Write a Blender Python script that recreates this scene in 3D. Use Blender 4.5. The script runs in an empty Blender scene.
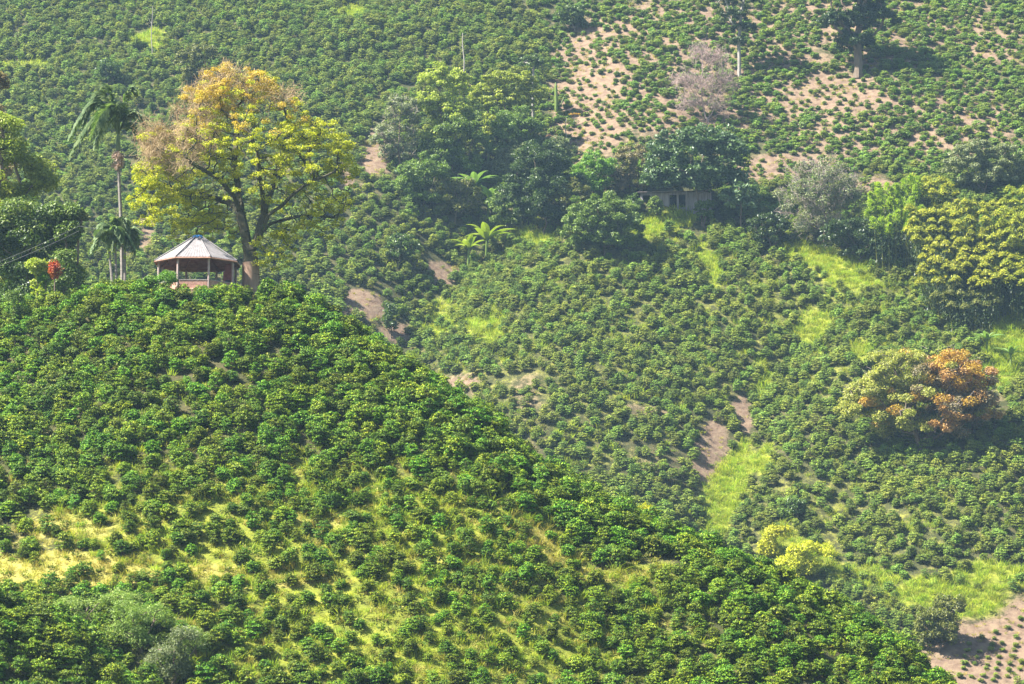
import bpy, math, random
import numpy as np
from mathutils import Vector, Matrix

R = np.random.default_rng(11)
random.seed(5)
PI = math.pi
scene = bpy.context.scene
COL = scene.collection

# ------------------------------------------------------------------ camera
W, HH = 1024, 684
F = 2904.0                       # focal length in pixels
PITCH = math.radians(8.0)
CP, SP = math.cos(PITCH), math.sin(PITCH)
cam = bpy.data.cameras.new('camera')
cam.sensor_width = 36.0
cam.lens = 36.0 * F / W
cam.clip_start = 1.0
cam.clip_end = 5000.0
camo = bpy.data.objects.new('camera', cam)
COL.objects.link(camo)
camo.rotation_euler = (PI / 2 + PITCH, 0, 0)
scene.camera = camo


def ray(px, py):
    a = (np.asarray(px, float) - 512) / F
    b = (342 - np.asarray(py, float)) / F
    return a, CP - b * SP, SP + b * CP           # x, y, z


def at_depth(px, py, y):
    a, f, e = ray(px, py)
    t = y / f
    return np.array([a * t, y, e * t])


def proj(x, y, z):
    d = y * CP + z * SP
    u = 512 + F * x / d
    v = 342 - F * (-y * SP + z * CP) / d
    return u, v, d


# ------------------------------------------------------------------ noise
def _hash(ix, iy, seed):
    h = (ix.astype(np.int64) * 374761393 + iy.astype(np.int64) * 668265263 + seed * 982451653) & 0x7fffffff
    h = ((h ^ (h >> 13)) * 1274126177) & 0x7fffffff
    h = h ^ (h >> 16)
    return (h & 0xffff) / 65535.0


def vnoise(x, y, seed=0):
    x = np.asarray(x, float); y = np.asarray(y, float)
    ix = np.floor(x); iy = np.floor(y)
    fx = x - ix; fy = y - iy
    fx = fx * fx * (3 - 2 * fx); fy = fy * fy * (3 - 2 * fy)
    a = _hash(ix, iy, seed); b = _hash(ix + 1, iy, seed)
    c = _hash(ix, iy + 1, seed); d = _hash(ix + 1, iy + 1, seed)
    return (a + (b - a) * fx) * (1 - fy) + (c + (d - c) * fx) * fy


def fbm(x, y, seed=0, oct=3):
    s = 0; a = .5; n = 0
    for o in range(oct):
        s = s + a * (vnoise(x * 2 ** o, y * 2 ** o, seed + o * 7) * 2 - 1); n += a; a *= .5
    return s / n


def sstep(a, b, x):
    t = np.clip((x - a) / (b - a), 0, 1)
    return t * t * (3 - 2 * t)


def seg_dist(x, y, pts):
    d = np.full(np.shape(x), 1e9)
    for (ax, ay), (bx, by) in zip(pts[:-1], pts[1:]):
        vx, vy = bx - ax, by - ay
        t = np.clip(((x - ax) * vx + (y - ay) * vy) / (vx * vx + vy * vy + 1e-9), 0, 1)
        d = np.minimum(d, np.hypot(x - ax - t * vx, y - ay - t * vy))
    return d


# ------------------------------------------------------------------ terrain
RIDGE = [(-900, 420, 236), (-400, 350, 234), (-150, 315, 233), (0, 303, 232), (50, 300, 231), (100, 292, 230), (150, 285, 229), (200, 284, 229), (250, 291, 228),
         (300, 303, 227), (350, 328, 225), (400, 352, 222), (450, 386, 219), (500, 420, 216), (550, 465, 214),
         (600, 500, 212), (650, 516, 210), (700, 532, 208), (750, 555, 206), (800, 583, 205), (850, 609, 204),
         (900, 645, 203), (942, 684, 202), (1000, 735, 201), (1200, 900, 198), (1600, 1000, 195)]
_r = np.array([at_depth(p[0], p[1] + 11, p[2]) for p in RIDGE])
LOBE = [(-500, 560, 168), (-60, 580, 171), (0, 592, 172), (50, 606, 173), (95, 638, 173), (135, 684, 172), (200, 760, 170), (400, 900, 168)]
_l = np.array([at_depth(p[0], p[1] + 13, p[2]) for p in LOBE])


def _ridge(x, y, rr, slope, back, r):
    zr = np.interp(x, rr[:, 0], rr[:, 2])
    yr = np.interp(x, rr[:, 0], rr[:, 1])
    # smooth the polyline a little
    for d in (-2.5, 2.5):
        zr = zr + np.interp(x + d, rr[:, 0], rr[:, 2]); yr = yr + np.interp(x + d, rr[:, 0], rr[:, 1])
    zr /= 3; yr /= 3
    d = yr - y
    s = np.where(d > 0, slope, back)
    return zr - s * (np.sqrt(d * d + r * r) - r)


FA, FB = at_depth(512, 600, 345.0), at_depth(512, 0, 492.0)
FS = (FB[2] - FA[2]) / (FB[1] - FA[1])


def far_plane(y):
    z = FA[2] + FS * (y - FA[1])
    top = 640.0
    zt = FA[2] + FS * (top - FA[1])
    return np.where(y > top, zt + (y - top) * .12, z)


def at_plane(px, py):
    a, f, e = ray(px, py)
    t = (FA[2] - FS * FA[1]) / (e - FS * f)
    return (a * t, f * t)


GULLIES = [([(470, 215), (445, 270), (400, 335), (420, 420)], -4.5, 7.0),
           ([(800, 330), (745, 425), (715, 480), (718, 560)], -3.5, 6.0),
           ([(560, 30), (550, 120), (500, 200)], -3.0, 8.0),
           ([(900, 420), (830, 520), (800, 600)], -2.0, 8.0),
           ([(620, 215), (560, 300), (540, 420)], 2.6, 13.0),
           ([(840, 250), (880, 340), (960, 470)], 2.6, 14.0),
           ([(250, 40), (300, 140), (330, 260)], 2.2, 14.0)]
GULLIES = [([at_plane(*p) for p in pts], d, w) for pts, d, w in GULLIES]
HUT_XY = at_plane(676, 208)


def z_front(x, y):
    z = _ridge(x, y, _r, .80, .45, 7.0)
    z = z + .9 * fbm(x / 16, y / 16, 3) + .3 * fbm(x / 5, y / 5, 4)
    return z


def z_lobe(x, y):
    return _ridge(x, y, _l, .75, .9, 4.0) + .3 * fbm(x / 6, y / 6, 9)


def z_far(x, y):
    z = far_plane(y)
    for pts, d, w in GULLIES:
        q = seg_dist(x, y, pts) / w
        z = z + d * np.exp(-q * q)
    z = z + 2.6 * fbm(x / 42, y / 42, 21) + .7 * fbm(x / 11, y / 11, 23)
    z = z + .3 * fbm(x / 4, y / 4, 25)
    return z


def z_base(x, y):
    return np.maximum(-26 + .00001 * y, -1.75 - np.maximum(np.hypot(x * .3, y) - 5, 0) * .5) + .25 * fbm(x / 8, y / 8, 31)


def H(x, y):
    x = np.asarray(x, float); y = np.asarray(y, float)
    return np.maximum(np.maximum(z_front(x, y), z_far(x, y)), np.maximum(z_lobe(x, y), z_base(x, y)))


def zone(x, y):
    """0 near hill, 1 far slope, 2 small spur bottom left, 3 valley"""
    return np.argmax(np.stack([z_front(x, y), z_far(x, y), z_lobe(x, y), z_base(x, y)]), 0)


def at(px, py, near=False):
    """ground point seen at a pixel"""
    a, f, e = ray(px, py)
    lo, hi = (150, 260) if near else (290, 720)
    ys = np.arange(lo, hi, .2)
    zs = e / f * ys
    xs = a / f * ys
    g = z_front(xs, ys) if near else z_far(xs, ys)
    k = np.nonzero(zs < g)[0]
    i = k[0] if len(k) else len(ys) - 1
    return np.array([xs[i], ys[i], g[i]])


# ------------------------------------------------------------------ painted ground kinds (soil / grass / straw)
# (cx, cy, rx, ry, angle deg, strength): where the photograph shows open soil or grass
FAR_SOIL = [(592, 95, 42, 70, 0, 1), (690, 40, 130, 40, 0, .88), (700, 100, 110, 40, 0, .88), (830, 95, 55, 22, -8, .95), (880, 56, 50, 11, -10, 1), (960, 45, 70, 22, 0, .75),
            (1005, 55, 30, 12, 0, .9), (775, 168, 60, 15, -10, 1), (900, 120, 130, 45, 0, .85), (880, 190, 28, 11, 0, .9), (785, 75, 60, 30, 0, .75), (870, 20, 160, 30, 0, .72),
            (376, 152, 13, 26, 15, .95), (365, 308, 22, 13, 20, 1), (396, 334, 16, 13, 0, 1), (441, 273, 17, 12, -20, 1), (350, 296, 16, 8, 0, .9),
            (530, 390, 18, 22, 0, .45), (708, 452, 13, 34, 8, 1), (745, 415, 9, 18, 0, .9), (650, 465, 45, 18, 0, .35), (640, 410, 25, 8, 0, .5),
            (142, 234, 11, 16, 0, .7), (525, 455, 20, 15, 0, .4), (985, 655, 62, 36, -12, 1), (1030, 640, 40, 40, 0, 1), (460, 385, 16, 9, 0, .8), (345, 180, 9, 16, 0, .7),
            (430, 40, 9, 8, 0, .3), (985, 395, 14, 10, 0, .4)]
FAR_GRASS = [(724, 490, 19, 52, 22, 1), (766, 458, 12, 18, 25, 1), (742, 465, 22, 12, -35, 1), (712, 520, 14, 22, 0, 1), (825, 258, 46, 13, 12, 1), (852, 277, 36, 11, 15, .9), (706, 268, 9, 22, -20, .9),
             (662, 222, 34, 15, -15, 1), (480, 330, 22, 24, 0, .75), (440, 320, 20, 25, 0, .6), (812, 330, 26, 17, -25, .9), (858, 352, 14, 10, 0, 1), (758, 382, 9, 26, 0, .8), (533, 238, 20, 8, 0, 1),
             (690, 330, 12, 30, 0, .35), (782, 545, 16, 22, -30, .9), (808, 560, 28, 20, -10, .9), (945, 600, 66, 20, 4, 1), (990, 578, 35, 18, 0, .8), (1004, 345, 26, 44, 0, 1), (860, 575, 50, 12, 0, .7),
             (150, 42, 20, 9, 0, .9), (355, 14, 18, 9, 0, .8), (40, 66, 40, 5, 0, .7), (600, 330, 200, 110, 0, .32), (860, 330, 130, 90, 0, .38), (850, 520, 150, 70, 0, .30), (900, 345, 40, 40, 0, .3), (770, 300, 60, 30, 0, .35), (620, 460, 60, 14, 0, .35), (1010, 215, 25, 10, 0, .8)]
NEAR_GRASS = [(330, 545, 270, 75, 0, .74), (420, 640, 260, 55, 0, .74), (540, 545, 58, 15, 38, 1), (625, 577, 40, 8, -10, .95), (600, 600, 120, 40, 0, .45), (215, 480, 230, 30, 0, .4), (145, 520, 120, 30, 0, .55),
              (800, 600, 15, 8, 0, .7), (270, 575, 60, 12, 0, .8), (355, 575, 40, 9, 0, .7)]
NEAR_STRAW = [(55, 573, 100, 20, 2, 1), (190, 575, 60, 9, 0, .8), (300, 578, 60, 6, 0, .7), (545, 548, 55, 10, 38, .85), (620, 578, 40, 6, -10, .8), (70, 530, 60, 16, 0, .5), (320, 520, 40, 8, 0, .5), (440, 560, 50, 6, 10, .6)]
NEAR_SOIL = [(60, 294, 25, 5, 0, .9), (20, 312, 30, 8, 0, .5)]


def blobs(u, v, L):
    m = np.zeros(np.shape(u))
    for cx, cy, rx, ry, an, s in L:
        a = math.radians(an); ca, sa = math.cos(a), math.sin(a)
        dx, dy = u - cx, v - cy
        q = np.hypot((dx * ca + dy * sa) / rx, (-dx * sa + dy * ca) / ry)
        m = np.maximum(m, s * sstep(1.45, .55, q))
    return m


def masks(x, y, z, zn):
    u, v, d = proj(x, y, z)
    wu = u + 12 * fbm(x / 5, y / 5, 41); wv = v + 8 * fbm(x / 5, y / 5, 43)
    n = fbm(x / 3.2, y / 3.2, 47) * .5
    far = zn == 1
    near = zn == 0
    soil = np.where(far, blobs(wu, wv, FAR_SOIL), np.where(near, blobs(wu, wv, NEAR_SOIL), 0))
    grass = np.where(far, blobs(wu, wv, FAR_GRASS), np.where(near, blobs(wu, wv, NEAR_GRASS), 0))
    straw = np.where(near, blobs(wu, wv, NEAR_STRAW), 0)
    return soil, grass, straw, n, u, v


# ------------------------------------------------------------------ mesh helpers
class MB:
    def __init__(s):
        s.v = []; s.q = []; s.n = 0; s.m = []

    def add(s, v, q, mi=0):
        v = np.asarray(v, np.float32).reshape(-1, 3); q = np.asarray(q, np.int32).reshape(-1, 4)
        s.v.append(v); s.q.append(q + s.n); s.n += len(v); s.m.append(np.full(len(q), mi, np.int32))

    def mesh(s, name, mats, smooth=False):
        v = np.concatenate(s.v); q = np.concatenate(s.q); mi = np.concatenate(s.m)
        me = bpy.data.meshes.new(name)
        me.vertices.add(len(v)); me.vertices.foreach_set('co', v.ravel())
        me.loops.add(q.size); me.loops.foreach_set('vertex_index', q.ravel())
        me.polygons.add(len(q))
        me.polygons.foreach_set('loop_start', np.arange(0, q.size, 4, dtype=np.int32))
        me.polygons.foreach_set('loop_total', np.full(len(q), 4, np.int32))
        for m in (mats if isinstance(mats, (list, tuple)) else [mats]): me.materials.append(m)
        me.polygons.foreach_set('material_index', mi)
        me.polygons.foreach_set('use_smooth', np.full(len(q), smooth, bool))
        me.update(calc_edges=True)
        return me

    def build(s, name, mats, parent=None, smooth=False):
        o = bpy.data.objects.new(name, s.mesh(name, mats, smooth)); COL.objects.link(o)
        if parent is not None: o.parent = parent
        return o

    def box(s, lo, hi, mi=0, rot=None, org=(0, 0, 0)):
        (a, b, c), (d, e, f) = lo, hi
        v = np.array([(a, b, c), (d, b, c), (d, e, c), (a, e, c), (a, b, f), (d, b, f), (d, e, f), (a, e, f)], float)
        if rot is not None:
            cz, sz = math.cos(rot), math.sin(rot)
            v = v @ np.array([[cz, sz, 0], [-sz, cz, 0], [0, 0, 1]])
        s.add(v + np.array(org), [(0, 3, 2, 1), (4, 5, 6, 7), (0, 1, 5, 4), (1, 2, 6, 5), (2, 3, 7, 6), (3, 0, 4, 7)], mi)

    def tube(s, pts, rad, n=6, mi=0, cap=True):
        pts = np.asarray(pts, float); k = len(pts)
        rad = np.broadcast_to(np.asarray(rad, float), (k,)).copy()
        if cap:                      # close the ends by tiny rings
            pts = np.vstack([pts[:1], pts, pts[-1:]]); rad = np.concatenate([[rad[0] * .02], rad, [rad[-1] * .02]]); k += 2
        t = np.gradient(pts, axis=0) if k > 2 else np.repeat(pts[1:] - pts[:1], 2, 0)
        t /= np.linalg.norm(t, axis=1, keepdims=True) + 1e-9
        ref = np.array([0, 0, 1.]) if abs(t[k // 2][2]) < .9 else np.array([1., 0, 0])
        a = np.cross(t, ref); a /= np.linalg.norm(a, axis=1, keepdims=True) + 1e-9
        b = np.cross(t, a)
        th = np.arange(n) * 2 * PI / n
        v = pts[:, None] + rad[:, None, None] * (a[:, None] * np.cos(th)[None, :, None] + b[:, None] * np.sin(th)[None, :, None])
        i = np.arange(k - 1)[:, None] * n; j = np.arange(n)[None]; j2 = (j + 1) % n
        s.add(v.reshape(-1, 3), np.stack([i + j, i + j2, i + n + j2, i + n + j], -1).reshape(-1, 4), mi)

    def segs(s, A, B, ra, rb, n=4, mi=0):
        """many straight tapered segments at once"""
        A = np.asarray(A, float); B = np.asarray(B, float); m = len(A)
        if m == 0: return
        t = B - A; t /= np.linalg.norm(t, axis=1, keepdims=True) + 1e-9
        ref = np.where(np.abs(t[:, 2:3]) < .9, [[0, 0, 1.]], [[1., 0, 0]])
        a = np.cross(t, ref); a /= np.linalg.norm(a, axis=1, keepdims=True) + 1e-9
        b = np.cross(t, a)
        th = np.arange(n) * 2 * PI / n
        off = a[:, None] * np.cos(th)[None, :, None] + b[:, None] * np.sin(th)[None, :, None]
        ra = np.broadcast_to(ra, (m,)); rb = np.broadcast_to(rb, (m,))
        v = np.concatenate([A[:, None] + off * ra[:, None, None], B[:, None] + off * rb[:, None, None]], 1)
        j = np.arange(n); j2 = (j + 1) % n
        q = np.stack([j, j2, n + j2, n + j], -1)[None] + (np.arange(m) * 2 * n)[:, None, None]
        s.add(v.reshape(-1, 3), q.reshape(-1, 4), mi)

    def leaves(s, C, D, N, L, Wd, fold=.12, mi=0):
        """pointed folded leaves: centres C, long axis D, normal N"""
        C = np.asarray(C, float)
        m = len(C)
        if m == 0: return
        D = D / (np.linalg.norm(D, axis=1, keepdims=True) + 1e-9)
        S = np.cross(D, N); S /= np.linalg.norm(S, axis=1, keepdims=True) + 1e-9
        N = np.cross(S, D)
        L = np.broadcast_to(L, (m,))[:, None]; Wd = np.broadcast_to(Wd, (m,))[:, None]
        v = np.stack([C - D * L * .5, C + S * Wd * .5 - N * L * fold + D * L * .05, C + D * L * .5 - N * L * fold * .8, C - S * Wd * .5 - N * L * fold + D * L * .05], 1)
        s.add(v.reshape(-1, 3), np.arange(m * 4).reshape(-1, 4), mi)


def rdir(n, up=0.0):
    d = R.normal(size=(n, 3)); d /= np.linalg.norm(d, axis=1, keepdims=True)
    d[:, 2] += up
    return d / (np.linalg.norm(d, axis=1, keepdims=True) + 1e-9)


def tag(o, label=None, cat=None, group=None, kind=None):
    if label: o['label'] = label
    if cat: o['category'] = cat
    if group: o['group'] = group
    if kind: o['kind'] = kind
    return o


def empty(name, loc, rz=0.0):
    o = bpy.data.objects.new(name, None); COL.objects.link(o)
    o.location = tuple(float(c) for c in loc); o.rotation_euler = (0, 0, rz); o.empty_display_size = .3
    return o


# ------------------------------------------------------------------ materials
def newmat(name):
    m = bpy.data.materials.new(name); m.use_nodes = True
    nt = m.node_tree; nt.nodes.clear()
    out = nt.nodes.new('ShaderNodeOutputMaterial')
    return m, nt, out


def nd(nt, typ, **kw):
    n = nt.nodes.new(typ)
    for k, v in kw.items():
        if k.startswith('i_'):
            n.inputs[k[2:].replace('_', ' ')].default_value = v
        else:
            setattr(n, k, v)
    return n


def ramp(nt, fac, stops):
    r = nt.nodes.new('ShaderNodeValToRGB')
    els = r.color_ramp.elements
    while len(els) < len(stops): els.new(.5)
    for e, (p, c) in zip(els, stops):
        e.position = p; e.color = (*c, 1)
    nt.links.new(fac, r.inputs[0])
    return r.outputs[0]


def mixc(nt, fac, a, b, mode='MIX'):
    m = nt.nodes.new('ShaderNodeMix'); m.data_type = 'RGBA'; m.blend_type = mode
    for sock, val in ((m.inputs[0], fac), (m.inputs[6], a), (m.inputs[7], b)):
        if hasattr(val, 'links'): nt.links.new(val, sock)
        elif isinstance(val, (int, float)): sock.default_value = val
        else: sock.default_value = (*val, 1)
    return m.outputs[2]


def leafmat(name, stops, trans=.3, rough=.5, objvar=.35, spec=.4, tcol=(1.15, 1.3, .5)):
    """leaf colour differs from leaf to leaf (stops) and from plant to plant"""
    m, nt, out = newmat(name)
    g = nd(nt, 'ShaderNodeNewGeometry'); oi = nd(nt, 'ShaderNodeObjectInfo')
    c = ramp(nt, g.outputs['Random Per Island'], stops)
    hs = nd(nt, 'ShaderNodeHueSaturation')
    mr = nd(nt, 'ShaderNodeMapRange'); mr.inputs[3].default_value = 1 - objvar; mr.inputs[4].default_value = 1 + objvar
    nt.links.new(oi.outputs['Random'], mr.inputs[0]); nt.links.new(mr.outputs[0], hs.inputs['Value'])
    mr2 = nd(nt, 'ShaderNodeMapRange'); mr2.inputs[3].default_value = .5 - .035 * objvar / .35; mr2.inputs[4].default_value = .5 + .02 * objvar / .35
    mu = nd(nt, 'ShaderNodeMath', operation='MULTIPLY'); mu.inputs[1].default_value = 7.31
    fr = nd(nt, 'ShaderNodeMath', operation='FRACT')
    nt.links.new(oi.outputs['Random'], mu.inputs[0]); nt.links.new(mu.outputs[0], fr.inputs[0]); nt.links.new(fr.outputs[0], mr2.inputs[0])
    nt.links.new(mr2.outputs[0], hs.inputs['Hue'])
    nt.links.new(c, hs.inputs['Color'])
    p = nd(nt, 'ShaderNodeBsdfPrincipled', i_Roughness=rough)
    p.inputs['Specular IOR Level'].default_value = spec
    nt.links.new(hs.outputs[0], p.inputs['Base Color'])
    t = nd(nt, 'ShaderNodeBsdfTranslucent')
    nt.links.new(mixc(nt, 1.0, hs.outputs[0], tcol, 'MULTIPLY'), t.inputs[0])
    mx = nd(nt, 'ShaderNodeMixShader'); mx.inputs[0].default_value = trans
    nt.links.new(p.outputs[0], mx.inputs[1]); nt.links.new(t.outputs[0], mx.inputs[2])
    nt.links.new(mx.outputs[0], out.inputs[0])
    return m


def roughmat(name, c1, c2, scale=3.0, rough=.85, bump=.3, stretch=(1, 1, 1), detail=6.0, metal=0.0):
    m, nt, out = newmat(name)
    tc = nd(nt, 'ShaderNodeTexCoord'); mp = nd(nt, 'ShaderNodeMapping'); mp.inputs['Scale'].default_value = stretch
    nt.links.new(tc.outputs['Object'], mp.inputs[0])
    nz = nd(nt, 'ShaderNodeTexNoise', i_Scale=scale, i_Detail=detail, i_Roughness=.65)
    nt.links.new(mp.outputs[0], nz.inputs['Vector'])
    c = ramp(nt, nz.outputs[0], [(.3, c1), (.7, c2)])
    p = nd(nt, 'ShaderNodeBsdfPrincipled', i_Roughness=rough, i_Metallic=metal)
    p.inputs['Specular IOR Level'].default_value = .25
    nt.links.new(c, p.inputs['Base Color'])
    b = nd(nt, 'ShaderNodeBump', i_Strength=bump, i_Distance=.05)
    nt.links.new(nz.outputs[0], b.inputs['Height']); nt.links.new(b.outputs[0], p.inputs['Normal'])
    nt.links.new(p.outputs[0], out.inputs[0])
    return m


M = {}
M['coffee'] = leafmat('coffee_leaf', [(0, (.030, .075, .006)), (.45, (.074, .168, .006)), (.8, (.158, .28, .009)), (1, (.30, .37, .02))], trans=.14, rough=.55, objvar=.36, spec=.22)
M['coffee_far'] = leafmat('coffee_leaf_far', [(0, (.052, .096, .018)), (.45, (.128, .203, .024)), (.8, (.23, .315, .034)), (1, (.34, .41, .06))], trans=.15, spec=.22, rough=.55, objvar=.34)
M['young'] = leafmat('young_coffee_leaf', [(0, (.07, .14, .016)), (.5, (.14, .24, .025)), (1, (.30, .40, .04))], trans=.2, rough=.42, objvar=.30)
M['seedling'] = leafmat('seedling_leaf', [(0, (.09, .16, .016)), (.5, (.18, .27, .025)), (1, (.36, .42, .04))], trans=.25, rough=.5, objvar=.2)
M['stem'] = roughmat('bush_stem', (.10, .075, .05), (.20, .16, .12), 6)
M['grass'] = leafmat('fresh_grass_blade', [(0, (.17, .26, .025)), (.5, (.31, .39, .04)), (1, (.48, .51, .07))], trans=.4, rough=.6, objvar=.25, spec=.15)
M['straw'] = leafmat('dry_grass_blade', [(0, (.24, .26, .045)), (.5, (.40, .36, .08)), (1, (.54, .46, .15))], trans=.35, rough=.7, objvar=.25, spec=.1)
M['weed'] = leafmat('weed_leaf', [(0, (.08, .13, .018)), (.5, (.17, .23, .03)), (.85, (.29, .34, .05)), (1, (.26, .19, .08))], trans=.35, rough=.6, objvar=.4, spec=.2)
M['bark'] = roughmat('grey_brown_bark', (.09, .065, .045), (.22, .17, .125), 2.5, stretch=(1, 1, .25))
M['bark_red'] = roughmat('reddish_bark', (.17, .10, .07), (.36, .25, .18), 2.2, bump=.6, stretch=(1, 1, .2))
M['bark_pale'] = roughmat('pale_bark', (.20, .18, .155), (.36, .33, .29), 2.0, stretch=(1, 1, .3))
M['palm_bark'] = roughmat('ringed_palm_bark', (.15, .13, .115), (.29, .255, .23), 3.0, stretch=(.5, .5, 3))
M['bark_dark'] = roughmat('dark_mossy_limb', (.035, .035, .02), (.10, .09, .05), 3.0)
M['moss'] = leafmat('moss_and_epiphytes', [(0, (.03, .06, .01)), (.6, (.08, .13, .015)), (1, (.17, .2, .03))], trans=.2, rough=.8, objvar=.1)
M['twig'] = roughmat('bare_twigs', (.27, .215, .185), (.45, .37, .33), 5)
M['twig_gold'] = roughmat('golden_brown_twigs', (.32, .23, .13), (.50, .37, .20), 5)
M['twig_pink'] = roughmat('pinkish_bare_twigs', (.28, .20, .18), (.44, .33, .29), 5)


def L3(d, m, l, **k):
    return [(0, d), (.5, m), (1, l)]


def lm(key, d, m_, l, **k):
    M[key] = leafmat(key + '_leaf', L3(d, m_, l), **k)


lm('yellowgreen', (.20, .26, .010), (.45, .475, .014), (.68, .64, .025), trans=.34, objvar=.05)
lm('goldblossom', (.40, .26, .03), (.60, .42, .05), (.70, .55, .10), trans=.35, objvar=.05)
lm('darkgreen', (.034, .07, .016), (.078, .13, .028), (.15, .21, .045), rough=.4, objvar=.1)
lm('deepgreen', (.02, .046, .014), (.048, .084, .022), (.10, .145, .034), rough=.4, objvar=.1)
lm('midgreen', (.06, .11, .02), (.135, .205, .034), (.23, .31, .05), objvar=.1)
lm('bluegreen', (.035, .075, .03), (.08, .135, .05), (.15, .22, .085), rough=.4, objvar=.1)
lm('brightgreen', (.06, .15, .015), (.12, .25, .02), (.21, .36, .03), objvar=.1)
lm('lightgreen', (.16, .22, .03), (.30, .36, .04), (.46, .50, .065), trans=.36, objvar=.1)
lm('greygreen', (.10, .13, .06), (.18, .215, .095), (.30, .33, .15), rough=.6, objvar=.1)
lm('feather', (.12, .19, .035), (.22, .31, .06), (.34, .43, .10), rough=.6, objvar=.1)
lm('palegreen', (.09, .15, .07), (.16, .23, .11), (.26, .34, .18), rough=.5, objvar=.1)
lm('olive', (.08, .10, .02), (.15, .165, .03), (.25, .25, .05), objvar=.1)
lm('brownolive', (.13, .11, .06), (.23, .185, .10), (.34, .27, .13), objvar=.1)
lm('limeyellow', (.28, .32, .015), (.46, .48, .02), (.64, .62, .04), trans=.35, objvar=.1)
lm('gold', (.11, .15, .008), (.26, .30, .012), (.46, .44, .02), trans=.2, objvar=.1)
lm('limegreen', (.16, .25, .02), (.30, .40, .03), (.46, .54, .05), trans=.4, objvar=.1)
lm('rust', (.26, .15, .04), (.42, .26, .07), (.54, .36, .11), trans=.3, objvar=.1, tcol=(1.1, .9, .5))
lm('oliveyellow', (.19, .23, .04), (.34, .37, .06), (.50, .49, .09), trans=.36, objvar=.1)
lm('orange', (.33, .20, .02), (.48, .31, .03), (.58, .41, .05), trans=.35, objvar=.05, tcol=(1.1, .9, .5))
lm('red', (.20, .02, .012), (.40, .05, .02), (.55, .24, .03), trans=.3, objvar=.05, tcol=(1.2, .6, .4))
lm('palm', (.06, .11, .04), (.13, .195, .075), (.25, .32, .14), rough=.55, spec=.2, objvar=.1)
lm('palm_pale', (.08, .14, .06), (.15, .22, .10), (.27, .34, .17), rough=.6, spec=.15, objvar=.1)
lm('banana', (.08, .17, .04), (.17, .28, .08), (.32, .43, .16), rough=.35, objvar=.1)
lm('banana_yellow', (.11, .18, .02), (.22, .30, .03), (.36, .41, .06), rough=.35, objvar=.1)
lm('seed', (.34, .24, .19), (.48, .36, .29), (.60, .47, .39), objvar=.1, tcol=(1, .9, .7))
lm('drybrown', (.16, .09, .06), (.28, .18, .13), (.40, .28, .22), objvar=.1, tcol=(1, .9, .7))

# ground sheet
gm, nt, out = newmat('hillside_soil_and_litter')
tc = nd(nt, 'ShaderNodeTexCoord')
n1 = nd(nt, 'ShaderNodeTexNoise', i_Scale=.9, i_Detail=9.0, i_Roughness=.7); nt.links.new(tc.outputs['Object'], n1.inputs['Vector'])
n2 = nd(nt, 'ShaderNodeTexNoise', i_Scale=.12, i_Detail=5.0); nt.links.new(tc.outputs['Object'], n2.inputs['Vector'])
n3 = nd(nt, 'ShaderNodeTexNoise', i_Scale=5.0, i_Detail=4.0); nt.links.new(tc.outputs['Object'], n3.inputs['Vector'])
litter = ramp(nt, n1.outputs[0], [(.25, (.026, .034, .012)), (.45, (.05, .054, .02)), (.6, (.085, .076, .034)), (.8, (.14, .11, .062))])
soil = ramp(nt, n1.outputs[0], [(.25, (.07, .046, .032)), (.42, (.15, .10, .07)), (.58, (.21, .15, .10)), (.75, (.20, .185, .08))])
grs = ramp(nt, n1.outputs[0], [(.2, (.075, .10, .016)), (.5, (.18, .205, .026)), (.8, (.33, .32, .05))])
stw = ramp(nt, n1.outputs[0], [(.2, (.14, .14, .03)), (.5, (.28, .25, .06)), (.8, (.40, .34, .12))])
col = litter
for nm, cc in (('grass', grs), ('straw', stw), ('soil', soil)):
    at_ = nd(nt, 'ShaderNodeAttribute', attribute_name=nm)
    ad = nd(nt, 'ShaderNodeMath', operation='ADD'); nt.links.new(at_.outputs['Fac'], ad.inputs[0])
    sb = nd(nt, 'ShaderNodeMath', operation='MULTIPLY_ADD'); nt.links.new(n3.outputs[0], sb.inputs[0]); sb.inputs[1].default_value = .9; sb.inputs[2].default_value = -.45
    nt.links.new(sb.outputs[0], ad.inputs[1])
    s2 = nd(nt, 'ShaderNodeMath', operation='MULTIPLY_ADD'); nt.links.new(n1.outputs[0], s2.inputs[0]); s2.inputs[1].default_value = 1.5; s2.inputs[2].default_value = -.75
    a2 = nd(nt, 'ShaderNodeMath', operation='ADD'); nt.links.new(ad.outputs[0], a2.inputs[0]); nt.links.new(s2.outputs[0], a2.inputs[1]); ad = a2
    mr = nd(nt, 'ShaderNodeMapRange'); mr.inputs[1].default_value = .25; mr.inputs[2].default_value = .7; nt.links.new(ad.outputs[0], mr.inputs[0])
    col = mixc(nt, mr.outputs[0], col, cc)
pb = nd(nt, 'ShaderNodeBsdfPrincipled', i_Roughness=.95); pb.inputs['Specular IOR Level'].default_value = .1
nt.links.new(col, pb.inputs['Base Color'])
bp = nd(nt, 'ShaderNodeBump', i_Strength=.8, i_Distance=.25); nt.links.new(n1.outputs[0], bp.inputs['Height']); nt.links.new(bp.outputs[0], pb.inputs['Normal'])
nt.links.new(pb.outputs[0], out.inputs[0])


def axis(segs_):
    a = []
    for lo, hi, st in segs_: a += list(np.arange(lo, hi, st))
    return np.array(a + [segs_[-1][1]])


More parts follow.
